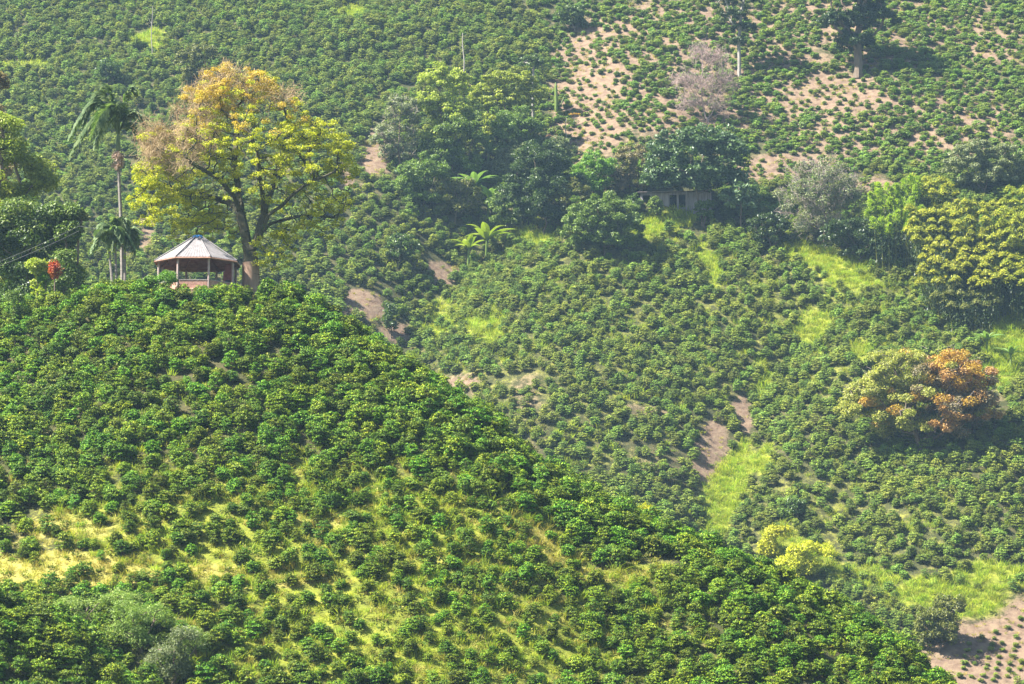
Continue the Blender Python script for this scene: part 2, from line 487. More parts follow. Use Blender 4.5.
gx = axis([(-600, -150, 25), (-150, -100, 2.5), (-100, 100, .8), (100, 150, 2.5), (150, 600, 25)])
gy = axis([(-120, 140, 6), (140, 245, .7), (245, 300, 2), (300, 540, .8), (540, 660, 4), (660, 900, 20)])
GX, GY = np.meshgrid(gx, gy)
GZ = H(GX, GY); ZN = zone(GX, GY)
soil_, grass_, straw_, nz_, _, _ = masks(GX, GY, GZ, ZN)
GZ = GZ - .0
nxg, nyg = len(gx), len(gy)
mb = MB()
ii = (np.arange(nyg - 1)[:, None] * nxg + np.arange(nxg - 1)[None])
mb.add(np.stack([GX, GY, GZ], -1).reshape(-1, 3), np.stack([ii, ii + 1, ii + nxg + 1, ii + nxg], -1).reshape(-1, 4))
ground = mb.build('hillside_ground', gm, smooth=True)
tag(ground, 'steep soil and litter of the near hill and the far valley side', 'ground', kind='structure')
for nm, arr in (('soil', soil_), ('grass', grass_), ('straw', straw_)):
    a = ground.data.attributes.new(nm, 'FLOAT', 'POINT'); a.data.foreach_set('value', np.clip(arr, 0, 1).astype(np.float32).ravel())


# ------------------------------------------------------------------ scattering of uncountable plants
def proto_collection(name, meshes):
    c = bpy.data.collections.new(name)
    for i, me in enumerate(meshes):
        c.objects.link(bpy.data.objects.new(f'{name}_form', me))
    return c


def scatter(name, label, cat, P, rot, scl, vi, collection):
    me = bpy.data.meshes.new(name); n = len(P)
    me.vertices.add(n); me.vertices.foreach_set('co', np.asarray(P, np.float32).ravel())
    a = me.attributes.new('turn', 'FLOAT_VECTOR', 'POINT'); a.data.foreach_set('vector', np.asarray(rot, np.float32).ravel())
    a = me.attributes.new('size', 'FLOAT_VECTOR', 'POINT'); a.data.foreach_set('vector', np.asarray(scl, np.float32).ravel())
    a = me.attributes.new('form', 'INT', 'POINT'); a.data.foreach_set('value', np.asarray(vi, np.int32))
    o = bpy.data.objects.new(name, me); COL.objects.link(o)
    tag(o, label, cat, kind='stuff')
    ng = bpy.data.node_groups.new(name + '_scatter', 'GeometryNodeTree')
    ng.interface.new_socket('Geometry', in_out='INPUT', socket_type='NodeSocketGeometry')
    ng.interface.new_socket('Geometry', in_out='OUTPUT', socket_type='NodeSocketGeometry')
    N = ng.nodes
    gi = N.new('NodeGroupInput'); go = N.new('NodeGroupOutput')
    ci = N.new('GeometryNodeCollectionInfo'); ci.inputs['Collection'].default_value = collection
    ci.inputs['Separate Children'].default_value = True; ci.inputs['Reset Children'].default_value = True
    ip = N.new('GeometryNodeInstanceOnPoints'); ip.inputs['Pick Instance'].default_value = True

    def na(nm, t):
        q = N.new('GeometryNodeInputNamedAttribute'); q.data_type = t; q.inputs[0].default_value = nm
        return q.outputs[0]
    e2r = N.new('FunctionNodeEulerToRotation')
    ng.links.new(gi.outputs[0], ip.inputs['Points']); ng.links.new(ci.outputs[0], ip.inputs['Instance'])
    ng.links.new(na('form', 'INT'), ip.inputs['Instance Index'])
    ng.links.new(na('turn', 'FLOAT_VECTOR'), e2r.inputs[0]); ng.links.new(e2r.outputs[0], ip.inputs['Rotation'])
    ng.links.new(na('size', 'FLOAT_VECTOR'), ip.inputs['Scale'])
    ng.links.new(ip.outputs[0], go.inputs[0])
    md = o.modifiers.new('scatter', 'NODES'); md.node_group = ng
    return o


def coffee_mesh(seed, h=1.4, r=.75, tiers=6, leafs=1.0, open_=0.0, nl=46):
    """one coffee shrub: (leaf builder, stem builder); tiers of side branches ending in leafy florets"""
    rr = np.random.default_rng(seed)
    lf, st = MB(), MB()
    nst = int(rr.integers(1, 3)); A, B = [], []
    for s_ in range(nst):
        lean = rr.normal(size=2) * (.2 if nst > 1 else .06)
        hh = h * rr.uniform(.85, 1.05); top = np.array([lean[0] * hh, lean[1] * hh, hh])
        st.tube([(0, 0, -.3), top * .5 + rr.normal(size=3) * .03, top * .97], [.035, .028, .012], 5)
        F_ = []
        for k in range(tiers):
            t = (.14 + open_ * .3) + (.84 - open_ * .3) * k / (tiers - 1)
            Lb = r * max(.02, 1 - abs((t - .48) / .56) ** 2.2) ** .55 * (1 if nst == 1 else .85)
            m = max(1, int(round(2 * PI * Lb / .46)))
            a0 = rr.uniform(0, 2 * PI)
            for b in range(m):
                if rr.random() < .2: continue
                a = a0 + b * 2 * PI / m + rr.normal() * .2
                Lq = Lb * rr.uniform(.72, 1.12)
                e = top * t + np.array([math.cos(a) * Lq, math.sin(a) * Lq, .18 * Lq + rr.normal() * .05])
                A.append(top * max(t - .1, .05)); B.append(e); F_.append((e, rr.uniform(.17, .28), a))
                if Lq > .45 and rr.random() < .7:
                    A.append(top * t); B.append(top * t + (e - top * t) * .5); F_.append((top * t + (e - top * t) * .5 + np.array([0, 0, .04]), .2, a))
        for e, fr, a in F_:
            n = int(nl * (fr / .26) ** 2)
            d = rr.normal(size=(n, 3)); d[:, 2] = np.abs(d[:, 2]) * .9 - .22; d /= np.linalg.norm(d, axis=1, keepdims=True)
            out_ = np.array([math.cos(a), math.sin(a), .35])
            C = e + d * fr * (rr.random(n) ** .3)[:, None] * np.array([1, 1, .72])
            N_ = d * .9 + out_ * .25 + np.array([0, 0, .5]) + rr.normal(size=(n, 3)) * .2
            D = d * np.array([1, 1, .1]) + np.array([0, 0, -.35]) + rr.normal(size=(n, 3)) * .35
            L = rr.uniform(.10, .18, n) * leafs
            lf.leaves(C, D, N_, L, L * .62, .10)
    st.segs(np.array(A), np.array(B), .010, .005, 3)
    return lf, st


def joined(lf, st, name, mats):
    j = MB()
    for v, q in zip(lf.v, lf.q): pass
    v = np.concatenate(lf.v); q = np.concatenate(lf.q); j.add(v, q, 0)
    v = np.concatenate(st.v); q = np.concatenate(st.q); j.add(v, q, 1)
    return j.mesh(name, mats)


forms = [coffee_mesh(100 + i, h=R.uniform(1.05, 1.6), r=R.uniform(.58, .86), tiers=int(R.integers(5, 8))) for i in range(12)]
forms_open = [coffee_mesh(200 + i, h=R.uniform(1.5, 1.9), r=R.uniform(.7, .85), tiers=5, open_=.5) for i in range(6)]
forms_young = [coffee_mesh(300 + i, h=R.uniform(.9, 1.1), r=R.uniform(.56, .74), tiers=5, leafs=1.1) for i in range(5)]
near_leaf = [lf.mesh('coffee_foliage', M['coffee']) for lf, st in forms]
near_stem = [st.mesh('coffee_stem', M['stem']) for lf, st in forms]
c_near = proto_collection('coffee_near', [joined(lf, st, 'coffee_bush', [M['coffee'], M['stem']]) for lf, st in forms])
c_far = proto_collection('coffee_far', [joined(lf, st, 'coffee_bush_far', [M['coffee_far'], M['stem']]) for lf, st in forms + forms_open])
c_young = proto_collection('coffee_young', [joined(lf, st, 'coffee_young', [M['young'], M['stem']]) for lf, st in forms_young])


def tuft_mesh(seed, mat, n=46, h=.6, spread=.35, w=.035):
    rr = np.random.default_rng(seed); b = MB()
    a = rr.uniform(0, 2 * PI, n); rad = spread * np.sqrt(rr.random(n))
    base = np.stack([rad * np.cos(a), rad * np.sin(a), np.full(n, -.06)], 1)
    lean = rr.normal(size=(n, 3)) * .35; lean[:, 2] = 1
    lean[:, :2] += base[:, :2] * .9
    hh = h * rr.uniform(.5, 1.1, n)
    mid = base + lean * (hh * .55)[:, None]
    tip = base + lean * hh[:, None]; tip[:, :2] += lean[:, :2] * (hh * .35)[:, None]; tip[:, 2] -= hh * .12
    side = np.stack([-np.sin(a), np.cos(a), np.zeros(n)], 1) + rr.normal(size=(n, 3)) * .3
    side /= np.linalg.norm(side, axis=1, keepdims=True)
    v = np.stack([base - side * w * .5, base + side * w * .5, mid + side * w * .5, mid - side * w * .5], 1)
    v2 = np.stack([mid - side * w * .5, mid + side * w * .5, tip + side * w * .08, tip - side * w * .08], 1)
    vv = np.concatenate([v, v2], 1)
    q = np.concatenate([np.arange(n)[:, None] * 8 + np.array([0, 1, 2, 3]), np.arange(n)[:, None] * 8 + np.array([4, 5, 6, 7])])
    b.add(vv.reshape(-1, 3), q)
    return b.mesh('grass_tuft', mat)


def weed_mesh(seed, mat, n=60, h=.45, r=.42):
    rr = np.random.default_rng(seed); b = MB()
    C = rr.normal(size=(n, 3)) * np.array([r * .5, r * .5, h * .3]); C[:, 2] = np.abs(C[:, 2]) + .05 + h * .2
    D = C * np.array([1, 1, .2]) + rr.normal(size=(n, 3)) * .25
    N_ = np.array([0, 0, 1.]) + rr.normal(size=(n, 3)) * .4
    L = rr.uniform(.10, .22, n)
    b.leaves(C, D, N_, L, L * .55, .1)
    return b.mesh('weed', mat)


c_grass = proto_collection('grass_fresh', [tuft_mesh(400 + i, M['grass'], h=R.uniform(.5, .9)) for i in range(5)])
c_straw = proto_collection('grass_dry', [tuft_mesh(420 + i, M['straw'], n=40, h=R.uniform(.4, .7)) for i in range(5)])
c_weed = proto_collection('weed', [weed_mesh(440 + i, M['weed'], h=R.uniform(.3, .6)) for i in range(5)])


def in_view(x, y, z, mx=70, my=60):
    u, v, d = proj(x, y, z)
    return (u > -mx) & (u < W + mx) & (v > -my) & (v < HH + my), u, v, d


GAZ = at_depth(197.5, 263.5, 229.0)         # eave plane centre of the shelter
KEEP_OUT = []                                # (x, y, r): no coffee where a tree, the hut or the shelter stands


def lattice(x0, x1, y0, y1, sx, sy, jit):
    xs = np.arange(x0, x1, sx); ys = np.arange(y0, y1, sy)
    X, Y = np.meshgrid(xs, ys)
    X = X + (np.arange(len(ys)) % 2)[:, None] * sx * .5 + 1.6 * sx * fbm(X / 14, Y / 14, 71)
    Y = Y + 2.4 * sy * fbm(X / 18, Y / 18, 73)
    X = X + R.normal(size=X.shape) * jit * sx; Y = Y + R.normal(size=Y.shape) * jit * sy
    return X.ravel(), Y.ravel()


def kept(x, y):
    k = np.ones(len(x), bool)
    for cx, cy, r in KEEP_OUT: k &= np.hypot(x - cx, y - cy) > r
    return k
#@@PART2

# ------------------------------------------------------------------ trees
def colonise(nodes, parents, att, step=.6, kill=.9, iters=70, wig=.12):
    nodes = [np.array(n, float) for n in nodes]; parents = list(parents)
    att = np.asarray(att, float)
    alive = np.ones(len(att), bool)
    P = np.array(nodes)
    dist = np.linalg.norm(att[:, None] - P[None], axis=2)
    near = dist.argmin(1); dmin = dist.min(1)
    alive &= dmin > kill
    for it in range(iters):
        idx = np.nonzero(alive)[0]
        if not len(idx): break
        new = []
        for k in np.unique(near[idx]):
            a = att[idx[near[idx] == k]] - nodes[k]
            a /= np.linalg.norm(a, axis=1, keepdims=True) + 1e-9
            d = a.mean(0) + R.normal(size=3) * wig
            d /= np.linalg.norm(d) + 1e-9
            new.append((k, nodes[k] + d * step))
        s0 = len(nodes)
        for k, p in new: nodes.append(p); parents.append(int(k))
        Q = np.array([p for _, p in new])
        dd = np.linalg.norm(att[:, None] - Q[None], axis=2)
        j = dd.argmin(1); dj = dd.min(1)
        b = dj < dmin
        near[b] = s0 + j[b]; dmin[b] = dj[b]
        alive &= dmin > kill
    return np.array(nodes), np.array(parents)


def radii_of(parents, tip=.02, pw=2.4):
    n = len(parents); acc = np.zeros(n); kids = np.zeros(n, int)
    for i in range(n - 1, 0, -1):
        if kids[i] == 0: acc[i] = tip ** pw
        acc[parents[i]] += acc[i]; kids[parents[i]] += 1
    if kids[0] == 0: acc[0] = tip ** pw
    return acc ** (1 / pw), kids


def puff_leaves(mb_, centres, pr, flat, n, ls, ratio=.5, up=.7, jitter=.35, droop=0.0, spread=.35):
    """small clouds of leaves round each centre"""
    centres = np.asarray(centres)
    m = len(centres)
    if m == 0: return
    rs = pr * R.uniform(.6, 1.25, m)
    C0 = np.repeat(centres, n, 0); rr = np.repeat(rs, n)
    d = rdir(m * n)
    q = R.random(m * n) ** spread
    off = d * (q * rr)[:, None]; off[:, 2] *= flat
    off[:, 2] -= droop * (np.hypot(off[:, 0], off[:, 1]) ** 2) / (rr + .01)
    Nn = d * .8 + np.array([0, 0, up]) + R.normal(size=(m * n, 3)) * jitter
    D = d * np.array([1, 1, .2]) + R.normal(size=(m * n, 3)) * .6 + np.array([0, 0, -.25])
    L = ls * R.uniform(.65, 1.3, m * n)
    mb_.leaves(C0 + off, D, Nn, L, L * ratio, .1)


def crown_px(cs, y0):
    out = []
    for cx, cy, rx, ry in cs:
        if y0 > 300: rx, ry = rx * 1.1, ry * 1.08
        c = at_depth(cx, cy, y0); d = y0 * 1.01
        a, b = rx / F * d, ry / F * d
        out.append((c, np.array([a, .9 * (a + b) / 2, b])))
    return out


def ground_y(px, py, near):
    return at(px, py, near)


def tree(name, label, cat, base_px, crowns, leaf, near=False, group=None, bark='bark', pr=None, ls=None, dens=1.0, flat=.62, trunk_px=None,
         up=.7, skirt=True, twig=None, twig_n=0, droop=0.0, ratio=.5, y=None, shell=.5, extra=None, puffs=1.0, bend=0.0, hide_trunk=False, crown_name='crown', fork=.35):
    """trunk and limbs grown towards the crown's leaf clumps; crown of many small leaves"""
    if y is None:
        b = at(base_px[0], base_px[1], near)
    else:
        b = at_depth(base_px[0], base_px[1], y)
        b[2] = float(H(b[0], b[1]))
    y0 = b[1]
    ce = crown_px(crowns, y0)
    root = empty(name, b)
    tag(root, label, cat, group)
    KEEP_OUT.append((b[0], b[1], .8))
    if skirt:
        cx_ = np.mean([c[0] for c in crowns]); lowy = max(c[1] for c in crowns); rx_ = max(c[2] for c in crowns); u0, v0, _ = proj(*b)
        if v0 - lowy > 12:
            ce += crown_px([(cx_ + .4 * (u0 - cx_), lowy * .45 + v0 * .55 - 2, rx_ * .85, max(8, (v0 - lowy) * .5))], y0)
    pxm = F / y0
    Rm = np.mean([c[1].mean() for c in ce])
    pr = pr or (.17 * Rm + .25)
    ls = ls or 2.3 / pxm
    att = []
    for c, r in ce:
        n = int(2.7 * (r.mean() / pr) ** 2 * puffs) + 5
        d = rdir(n); d[:, 2] = np.where(d[:, 2] < -.35, -d[:, 2] * .6, d[:, 2])
        q = shell + (1 - shell) * R.random(n) ** .6
        q *= 1 + .28 * fbm(d[:, 0] * 2 + c[0], d[:, 2] * 2 + d[:, 1] * 1.7 + c[1], 5)
        att.append(c + d * q[:, None] * (r - pr * .5).clip(.2))
    att = np.concatenate(att)
    g = H(att[:, 0], att[:, 1]); att = att[att[:, 2] > g + .3]
    zb = min(c[0][2] - c[1][2] * fork for c in ce)
    cc = np.mean([c[0] for c in ce], 0)
    hgt = max(zb - b[2], .8)
    k = max(3, int(hgt / .6))
    pts = []
    for i in range(k + 1):
        t = i / k
        p = b + np.array([(cc[0] - b[0]) * t ** 1.6, (cc[1] - b[1]) * t ** 1.6, hgt * t])
        p[0] += bend * math.sin(t * PI) + .06 * math.sin(5 * t + b[0]); pts.append(p)
    pts[0] = b - np.array([0, 0, .5])
    nodes, par = colonise(pts, [0] + list(range(k)), att, step=max(.35, Rm * .16), kill=max(.5, Rm * .18))
    rad, kids = radii_of(par, .025)
    want = (trunk_px / pxm / 2) if trunk_px else max(.1, (.016 * (cc[2] - b[2]) + .05))
    sc = want / rad[0]
    rad = np.maximum(rad * sc, .012)
    rad[0] *= 1.35; rad[1] *= 1.1
    tb = MB(); i = np.arange(1, len(nodes))
    o = b
    tb.segs(nodes[par[i]] - o, nodes[i] - o, np.minimum(rad[par[i]], rad[i] * 1.35 + .01), rad[i], 6)
    tb.build('trunk', M[bark], root)
    if leaf:
        leaves_ = leaf if isinstance(leaf, list) else [(leaf, 1.0, None)]
        used = np.zeros(len(att), bool)
        for li, (mat, frac, sel) in enumerate(leaves_):
            if sel is None: take = ~used & (R.random(len(att)) < frac)
            else:
                uu, vv, _ = proj(att[:, 0], att[:, 1], att[:, 2])
                take = ~used & sel(uu, vv) & (R.random(len(att)) < frac)
            used |= take
            if not take.any(): continue
            cb = MB()
            puff_leaves(cb, att[take] - o, pr, flat, max(12, int(19 * dens * (pr / ls) ** 2)), ls, ratio * 1.2, up, droop=droop)
            cb.build(crown_name if li == 0 else ('blossom' if mat in ('orange', 'goldblossom') else 'foliage'), M[mat], root)
    if twig:
        tm = MB()
        ends = att[R.integers(0, len(att), twig_n)]
        A = ends + R.normal(size=(twig_n, 3)) * pr * .45
        d = (A - (cc - np.array([0, 0, Rm * .9]))); d /= np.linalg.norm(d, axis=1, keepdims=True)
        d = d + R.normal(size=(twig_n, 3)) * .75; d /= np.linalg.norm(d, axis=1, keepdims=True)
        Ln = pr * R.uniform(.5, 1.3, twig_n)
        tm.segs(A - o - d * (Ln * .4)[:, None], A - o + d * (Ln * .6)[:, None], .16 / pxm, .07 / pxm, 3)
        tm.build('twigs', M[twig], root)
    return root, b, att, nodes, pxm


# --- trees and shrubs of the far slope
def far_tree(*a, **k): return tree(*a, **k)


G_R = 'trees in the ravine left of the mango tree'
far_tree('feathery_tree', 'tall feathery tree with yellow-green top, left of the two above the ravine', 'tree', (446, 170), [(446, 86, 27, 24), (424, 108, 26, 20), (450, 116, 30, 24)], 'lightgreen', flat=.45, dens=.9)
far_tree('umbrella_tree', 'umbrella-crowned yellow-green tree with flat layered top, right of the feathery one', 'tree', (506, 150), [(508, 82, 27, 14), (488, 96, 20, 12), (528, 94, 20, 12), (505, 104, 30, 12)], 'lightgreen', flat=.4, dens=.85, puffs=1.2)
far_tree('twiggy_tree', 'grey twiggy half-bare tree left of the feathery tree', 'tree', (402, 172), [(402, 116, 22, 26), (396, 138, 26, 22)], [('greygreen', .5, None)], twig='twig', twig_n=900)
far_tree('shade_tree', 'dark green shade tree directly below the feathery tree', 'tree', (462, 182), [(462, 138, 30, 28), (440, 150, 24, 18)], 'midgreen')
far_tree('shade_tree', 'dark green shade tree below the umbrella-crowned tree', 'tree', (515, 172), [(516, 132, 30, 26)], 'midgreen')
far_tree('slender_tree', 'slender pale-trunked tree with small dark crown beside the bare soil', 'tree', (533, 122), [(533, 64, 14, 13)], 'darkgreen', bark='bark_pale', trunk_px=2.6, fork=.1, skirt=False)
far_tree('shade_tree', 'mid green tree low in the ravine left of the pale banana plant', 'tree', (428, 212), [(426, 176, 30, 22), (405, 190, 20, 16)], 'midgreen')
far_tree('shade_tree', 'olive grey tree in front of the ravine below the pale banana plant', 'tree', (455, 224), [(456, 196, 26, 20)], 'olive', twig='twig', twig_n=250)
far_tree('shade_tree', 'grey-green rounded tree between the pale banana plant and the mango tree', 'tree', (512, 182), [(515, 158, 26, 18), (500, 168, 18, 14)], 'greygreen')
far_tree('shade_tree', 'leafy green tree left of the mango tree beside the yellow banana plant', 'tree', (508, 238), [(508, 208, 20, 26)], 'midgreen')
far_tree('shade_tree', 'olive green round tree directly left of the bright green tree', 'tree', (570, 228), [(572, 200, 22, 22)], 'olive')
far_tree('shade_tree', 'grey-green rounded tree right of the feathery tree, under the umbrella crown', 'tree', (548, 168), [(552, 152, 22, 16)], 'greygreen')
far_tree('mango_tree', 'very dark dense cone-shaped mango tree in the middle of the slope', 'tree', (543, 236), [(541, 166, 30, 26), (540, 196, 40, 32), (560, 190, 26, 30)], 'deepgreen', dens=1.2)
far_tree('shade_tree', 'bright green leafy tree between the dark mango tree and the hut', 'tree', (594, 206), [(594, 172, 24, 22)], 'brightgreen')
far_tree('shade_tree', 'muted green wide tree in front of the bright green one', 'tree', (604, 256), [(604, 216, 38, 24), (588, 228, 28, 18), (622, 226, 24, 18)], 'midgreen', dens=1.1)
far_tree('spreading_tree', 'big rounded dark-hearted tree hanging over the hut roof', 'tree', (702, 192), [(694, 152, 46, 30), (722, 158, 28, 30), (668, 166, 24, 22), (690, 178, 50, 18), (716, 180, 32, 17), (676, 184, 36, 14)], 'bluegreen', dens=1.0, ls=.5, fork=.1, y=at(676, 209)[1] - 2.4, skirt=False)
far_tree('shrubby_tree', 'brownish yellow bushy tree left of the big tree above the hut', 'tree', (640, 196), [(636, 166, 24, 24), (622, 178, 16, 14)], [('brownolive', .75, None), ('olive', 1, None)], twig='twig', twig_n=250)
far_tree('cecropia_tree', 'small pale-leaved rounded tree right of the hut', 'tree', (741, 232), [(741, 193, 19, 15), (741, 204, 16, 12)], 'palegreen', ls=.7, flat=.5, skirt=False)
far_tree('shade_tree', 'low dark tree right of the pale-leaved rounded tree', 'tree', (772, 252), [(770, 228, 20, 20)], 'deepgreen')
far_tree('grey_tree', 'grey-green half-bare round tree left of the bamboo', 'tree', (824, 246), [(822, 184, 38, 32), (812, 204, 34, 28), (838, 206, 30, 26)], [('greygreen', .5, None)], twig='twig', twig_n=4200, dens=.6)
far_tree('shade_tree', 'dark green thicket tree at the foot of the grey half-bare tree', 'tree', (858, 262), [(852, 236, 32, 20), (878, 246, 20, 18)], 'deepgreen')
far_tree('shade_tree', 'dull green tree with grey top behind the bamboo near the right edge', 'tree', (984, 196), [(985, 152, 34, 14), (968, 166, 26, 16), (1004, 168, 26, 16)], 'greygreen', flat=.5)
far_tree('pine_tree', 'tall bare-trunked pine cut by the top edge', 'tree', (739, 76), [(739, 0, 24, 12), (732, 16, 18, 9), (745, 28, 14, 8), (739, 42, 10, 7)], 'deepgreen', bark='bark_pale', trunk_px=4, flat=.4, fork=-.4, skirt=False)
far_tree('cypress_tree', 'massive dark tree cut by the top edge, right of the pine', 'tree', (858, 76), [(857, -8, 32, 28), (844, 22, 26, 18), (872, 18, 26, 18), (856, 44, 20, 18)], 'deepgreen', trunk_px=9, flat=.5, dens=1.4, puffs=1.5, fork=-.3, skirt=False)
far_tree('bare_tree', 'leafless pink-grey tree on the bare soil below the pine', 'tree', (708, 122), [(699, 56, 14, 18), (716, 62, 16, 20), (682, 84, 16, 18), (727, 84, 14, 22), (704, 90, 24, 26), (690, 106, 18, 14), (718, 106, 18, 14)], None, bark='twig_pink', twig='twig_pink', twig_n=4600, trunk_px=2.2, puffs=2.6, shell=.15, fork=.85, skirt=False)
sel_o = lambda u, v: ((np.hypot((u - 966) / 36, (v - 372) / 26) < 1) & (R.random(len(u)) < .46) | (np.hypot((u - 905) / 14, (v - 346) / 8) < 1) | (np.hypot((u - 898) / 40, (v - 404) / 18) < .9) & (R.random(len(u)) < .42) | (R.random(len(u)) < .06)) & (v < 425)
far_tree('flowering_tree', 'wide yellow-green tree with orange blossom and bare grey branches', 'tree', (922, 450), [(904, 374, 42, 32), (955, 380, 40, 34), (876, 396, 36, 28), (925, 412, 64, 34), (970, 410, 30, 32), (862, 412, 26, 22)],
         [('oliveyellow', .88, lambda u, v: (u < 932) & ~sel_o(u, v)), ('orange', 1.0, sel_o), ('rust', .6, lambda u, v: u > 925), ('brownolive', .8, lambda u, v: u > 915), ('oliveyellow', .6, None)], twig='twig', twig_n=1600, dens=1.0, trunk_px=7)
far_tree('shrubby_tree', 'small dark tree standing in the gap of soil right of the near ridge', 'tree', (391, 338), [(391, 316, 9, 14)], 'darkgreen')
far_tree('shade_tree', 'dark green shrubby tree at the bottom of the ravine, above the red soil bank', 'tree', (398, 268), [(400, 246, 16, 14)], 'darkgreen')
far_tree('shrubby_tree', 'small dark tree growing among the coffee right of the grassy gully', 'tree', (797, 520), [(797, 505, 11, 10)], 'darkgreen')
far_tree('feathery_shrub', 'feathery olive shrub left of the bare seedling plot', 'shrub', (938, 652), [(938, 624, 24, 22), (950, 608, 18, 14)], 'olive', flat=.8)
far_tree('shrubby_tree', 'faded yellow tree behind the top of the big yellow tree', 'tree', (190, 92), [(188, 60, 16, 14), (204, 54, 14, 12)], 'olive')
far_tree('shrubby_tree', 'small dark tree among hazy coffee above the palm', 'tree', (110, 88), [(110, 70, 15, 13)], 'darkgreen')
far_tree('shrubby_tree', 'dark shrubby tree left of the bare soil at the top of the slope', 'tree', (575, 32), [(572, 16, 16, 14)], 'darkgreen')

# pale leafless snags
for lab, bx, by, tx, ty, w in (('pale dead pole of a tree rising from the hazy coffee, left of the slender tree', 464, 80, 463, 33, .16),
                               ('short pale stake on the bare soil under an orange flower spike', 566, 142, 566, 118, .11),
                               ('thin grey dead trunk in the hazy coffee above the big yellow tree', 152, 62, 152, 6, .10)):
    b = at(bx, by); top = at_depth(tx, ty, b[1]) - b
    r = empty('dead_trunk', b); tag(r, lab, 'dead tree')
    t = MB(); pts = [np.array([0, 0, -.4])] + [top * s + np.array([.12 * math.sin(s * 7 + bx), 0, 0]) for s in (.2, .4, .6, .8, 1)]
    t.tube(pts, np.linspace(w, w * .5, 6), 6); t.build('trunk', M['bark_pale'], r)
    if by - ty > 40:
        t = MB()
        for s, sx in ((.5, .7), (.68, -.6), (.85, .5)):
            p = top * s; t.tube([p, p + np.array([sx * .5, .1, .35]), p + np.array([sx, .2, 1.0])], [.05, .035, .02], 4)
        t.build('branches', M['bark_pale'], r)

# orange flower spike plant
b = at(574, 128); r = empty('flowering_shrub', b); tag(r, 'small shrub with an orange flower spray beside the bare soil', 'shrub')
t = MB(); t.tube([(0, 0, -.3), (.05, 0, 1), (.15, 0, 2.2)], [.05, .04, .02], 5); t.build('stem', M['stem'], r)
t = MB(); puff_leaves(t, [(0, 0, .7), (.3, 0, 1.1), (-.3, .1, 1.0)], .5, .7, 50, .3); t.build('foliage', M['midgreen'], r)
t = MB(); puff_leaves(t, [(.2, 0, 2.3), (-.5, 0, 2.25), (.8, 0, 2.3)], .4, .3, 40, .22); t.build('blossom', M['orange'], r)

# columnar plant on the soil edge
b = at(556, 112); r = empty('columnar_cactus', b); tag(r, 'thin upright green column plant at the left edge of the bare soil', 'plant')
t = MB(); z = np.linspace(-.2, 4.8, 9); t.tube(np.stack([.04 * np.sin(z), 0 * z, z], 1), np.array([.2, .26, .28, .28, .28, .27, .26, .22, .1]), 8); t.build('column', M['midgreen'], r)
t = MB(); t.tube([(.2, 0, 1.0), (.8, 0, 1.2), (1.3, 0, 2.4)], [.12, .12, .07], 6); t.build('arm', M['midgreen'], r)


def banana(label, px, py, hm, leaf, nl=8, spread=1.0, near=False):
    b = at(px, py, near); b = at_depth(px, py, b[1] - 4.5); b[2] = float(z_far(b[0], b[1])); r = empty('banana_plant', b); tag(r, label, 'banana plant', None)
    KEEP_OUT.append((b[0], b[1], 1.2))
    st = MB(); st.tube([(0, 0, -.3), (.05, 0, hm * .3), (.1, 0, hm * .5)], [.2, .17, .1], 8); st.build('stem', M['limeg'] if 'limeg' in M else M['midgreen'], r)
    top = np.array([.1, 0, hm * .5])
    for k in range(nl):
        a = k * 2.4 + R.uniform(-.3, .3); el = R.uniform(.75, 1.4); Ln = hm * R.uniform(.6, .8) * spread
        s = np.linspace(0, 1, 9); ca, sa = math.cos(a), math.sin(a)
        rx = Ln * (s * math.cos(el) + .25 * s * s); rz = Ln * (s * math.sin(el) - .55 * s * s)
        mid = top + np.stack([rx * ca, rx * sa, rz], 1)
        side = np.array([-sa, ca, 0])
        wd = .34 * np.sin(PI * np.clip(s, .03, .97) ** .8) * (hm / 4) + .02
        lf_ = MB()
        for sg in (-1, 1):
            e = mid + side * sg * wd[:, None]; e[:, 2] -= wd * .35
            v = np.stack([mid, e], 1).reshape(-1, 3); i = np.arange(8) * 2
            lf_.add(v, np.stack([i, i + 1, i + 3, i + 2], 1))
        lf_.build('leaf', M[leaf], r)
    return r


banana('pale broad-leaved banana plant in the ravine, highest of the banana plants', 474, 178, 6.4, 'banana', 9)
banana('pale banana plant just right of and below the highest one', 488, 188, 5.4, 'banana', 8)
banana('yellow-green banana plant left of the dark mango tree', 486, 240, 7.6, 'banana_yellow', 9)
banana('low yellow-green banana plant at the left foot of the taller yellow one', 468, 248, 5.6, 'banana_yellow', 8)
banana('drab banana plant with drooping leaves under the umbrella-crowned tree', 488, 148, 4.8, 'palegreen', 8)
banana('small banana plant with brown hanging leaves by the orange flower shrub', 545, 140, 4.0, 'drybrown', 7)
banana('large-leaved light green plant at the foot of the golden bamboo', 986, 336, 4.0, 'banana', 9)
banana('bright large-leaved plant at the right edge below the bamboo', 1010, 350, 4.2, 'banana', 9)
banana('banana plant beside the palest dry gap, high in the ravine left edge', 398, 166, 3.4, 'palegreen', 7)


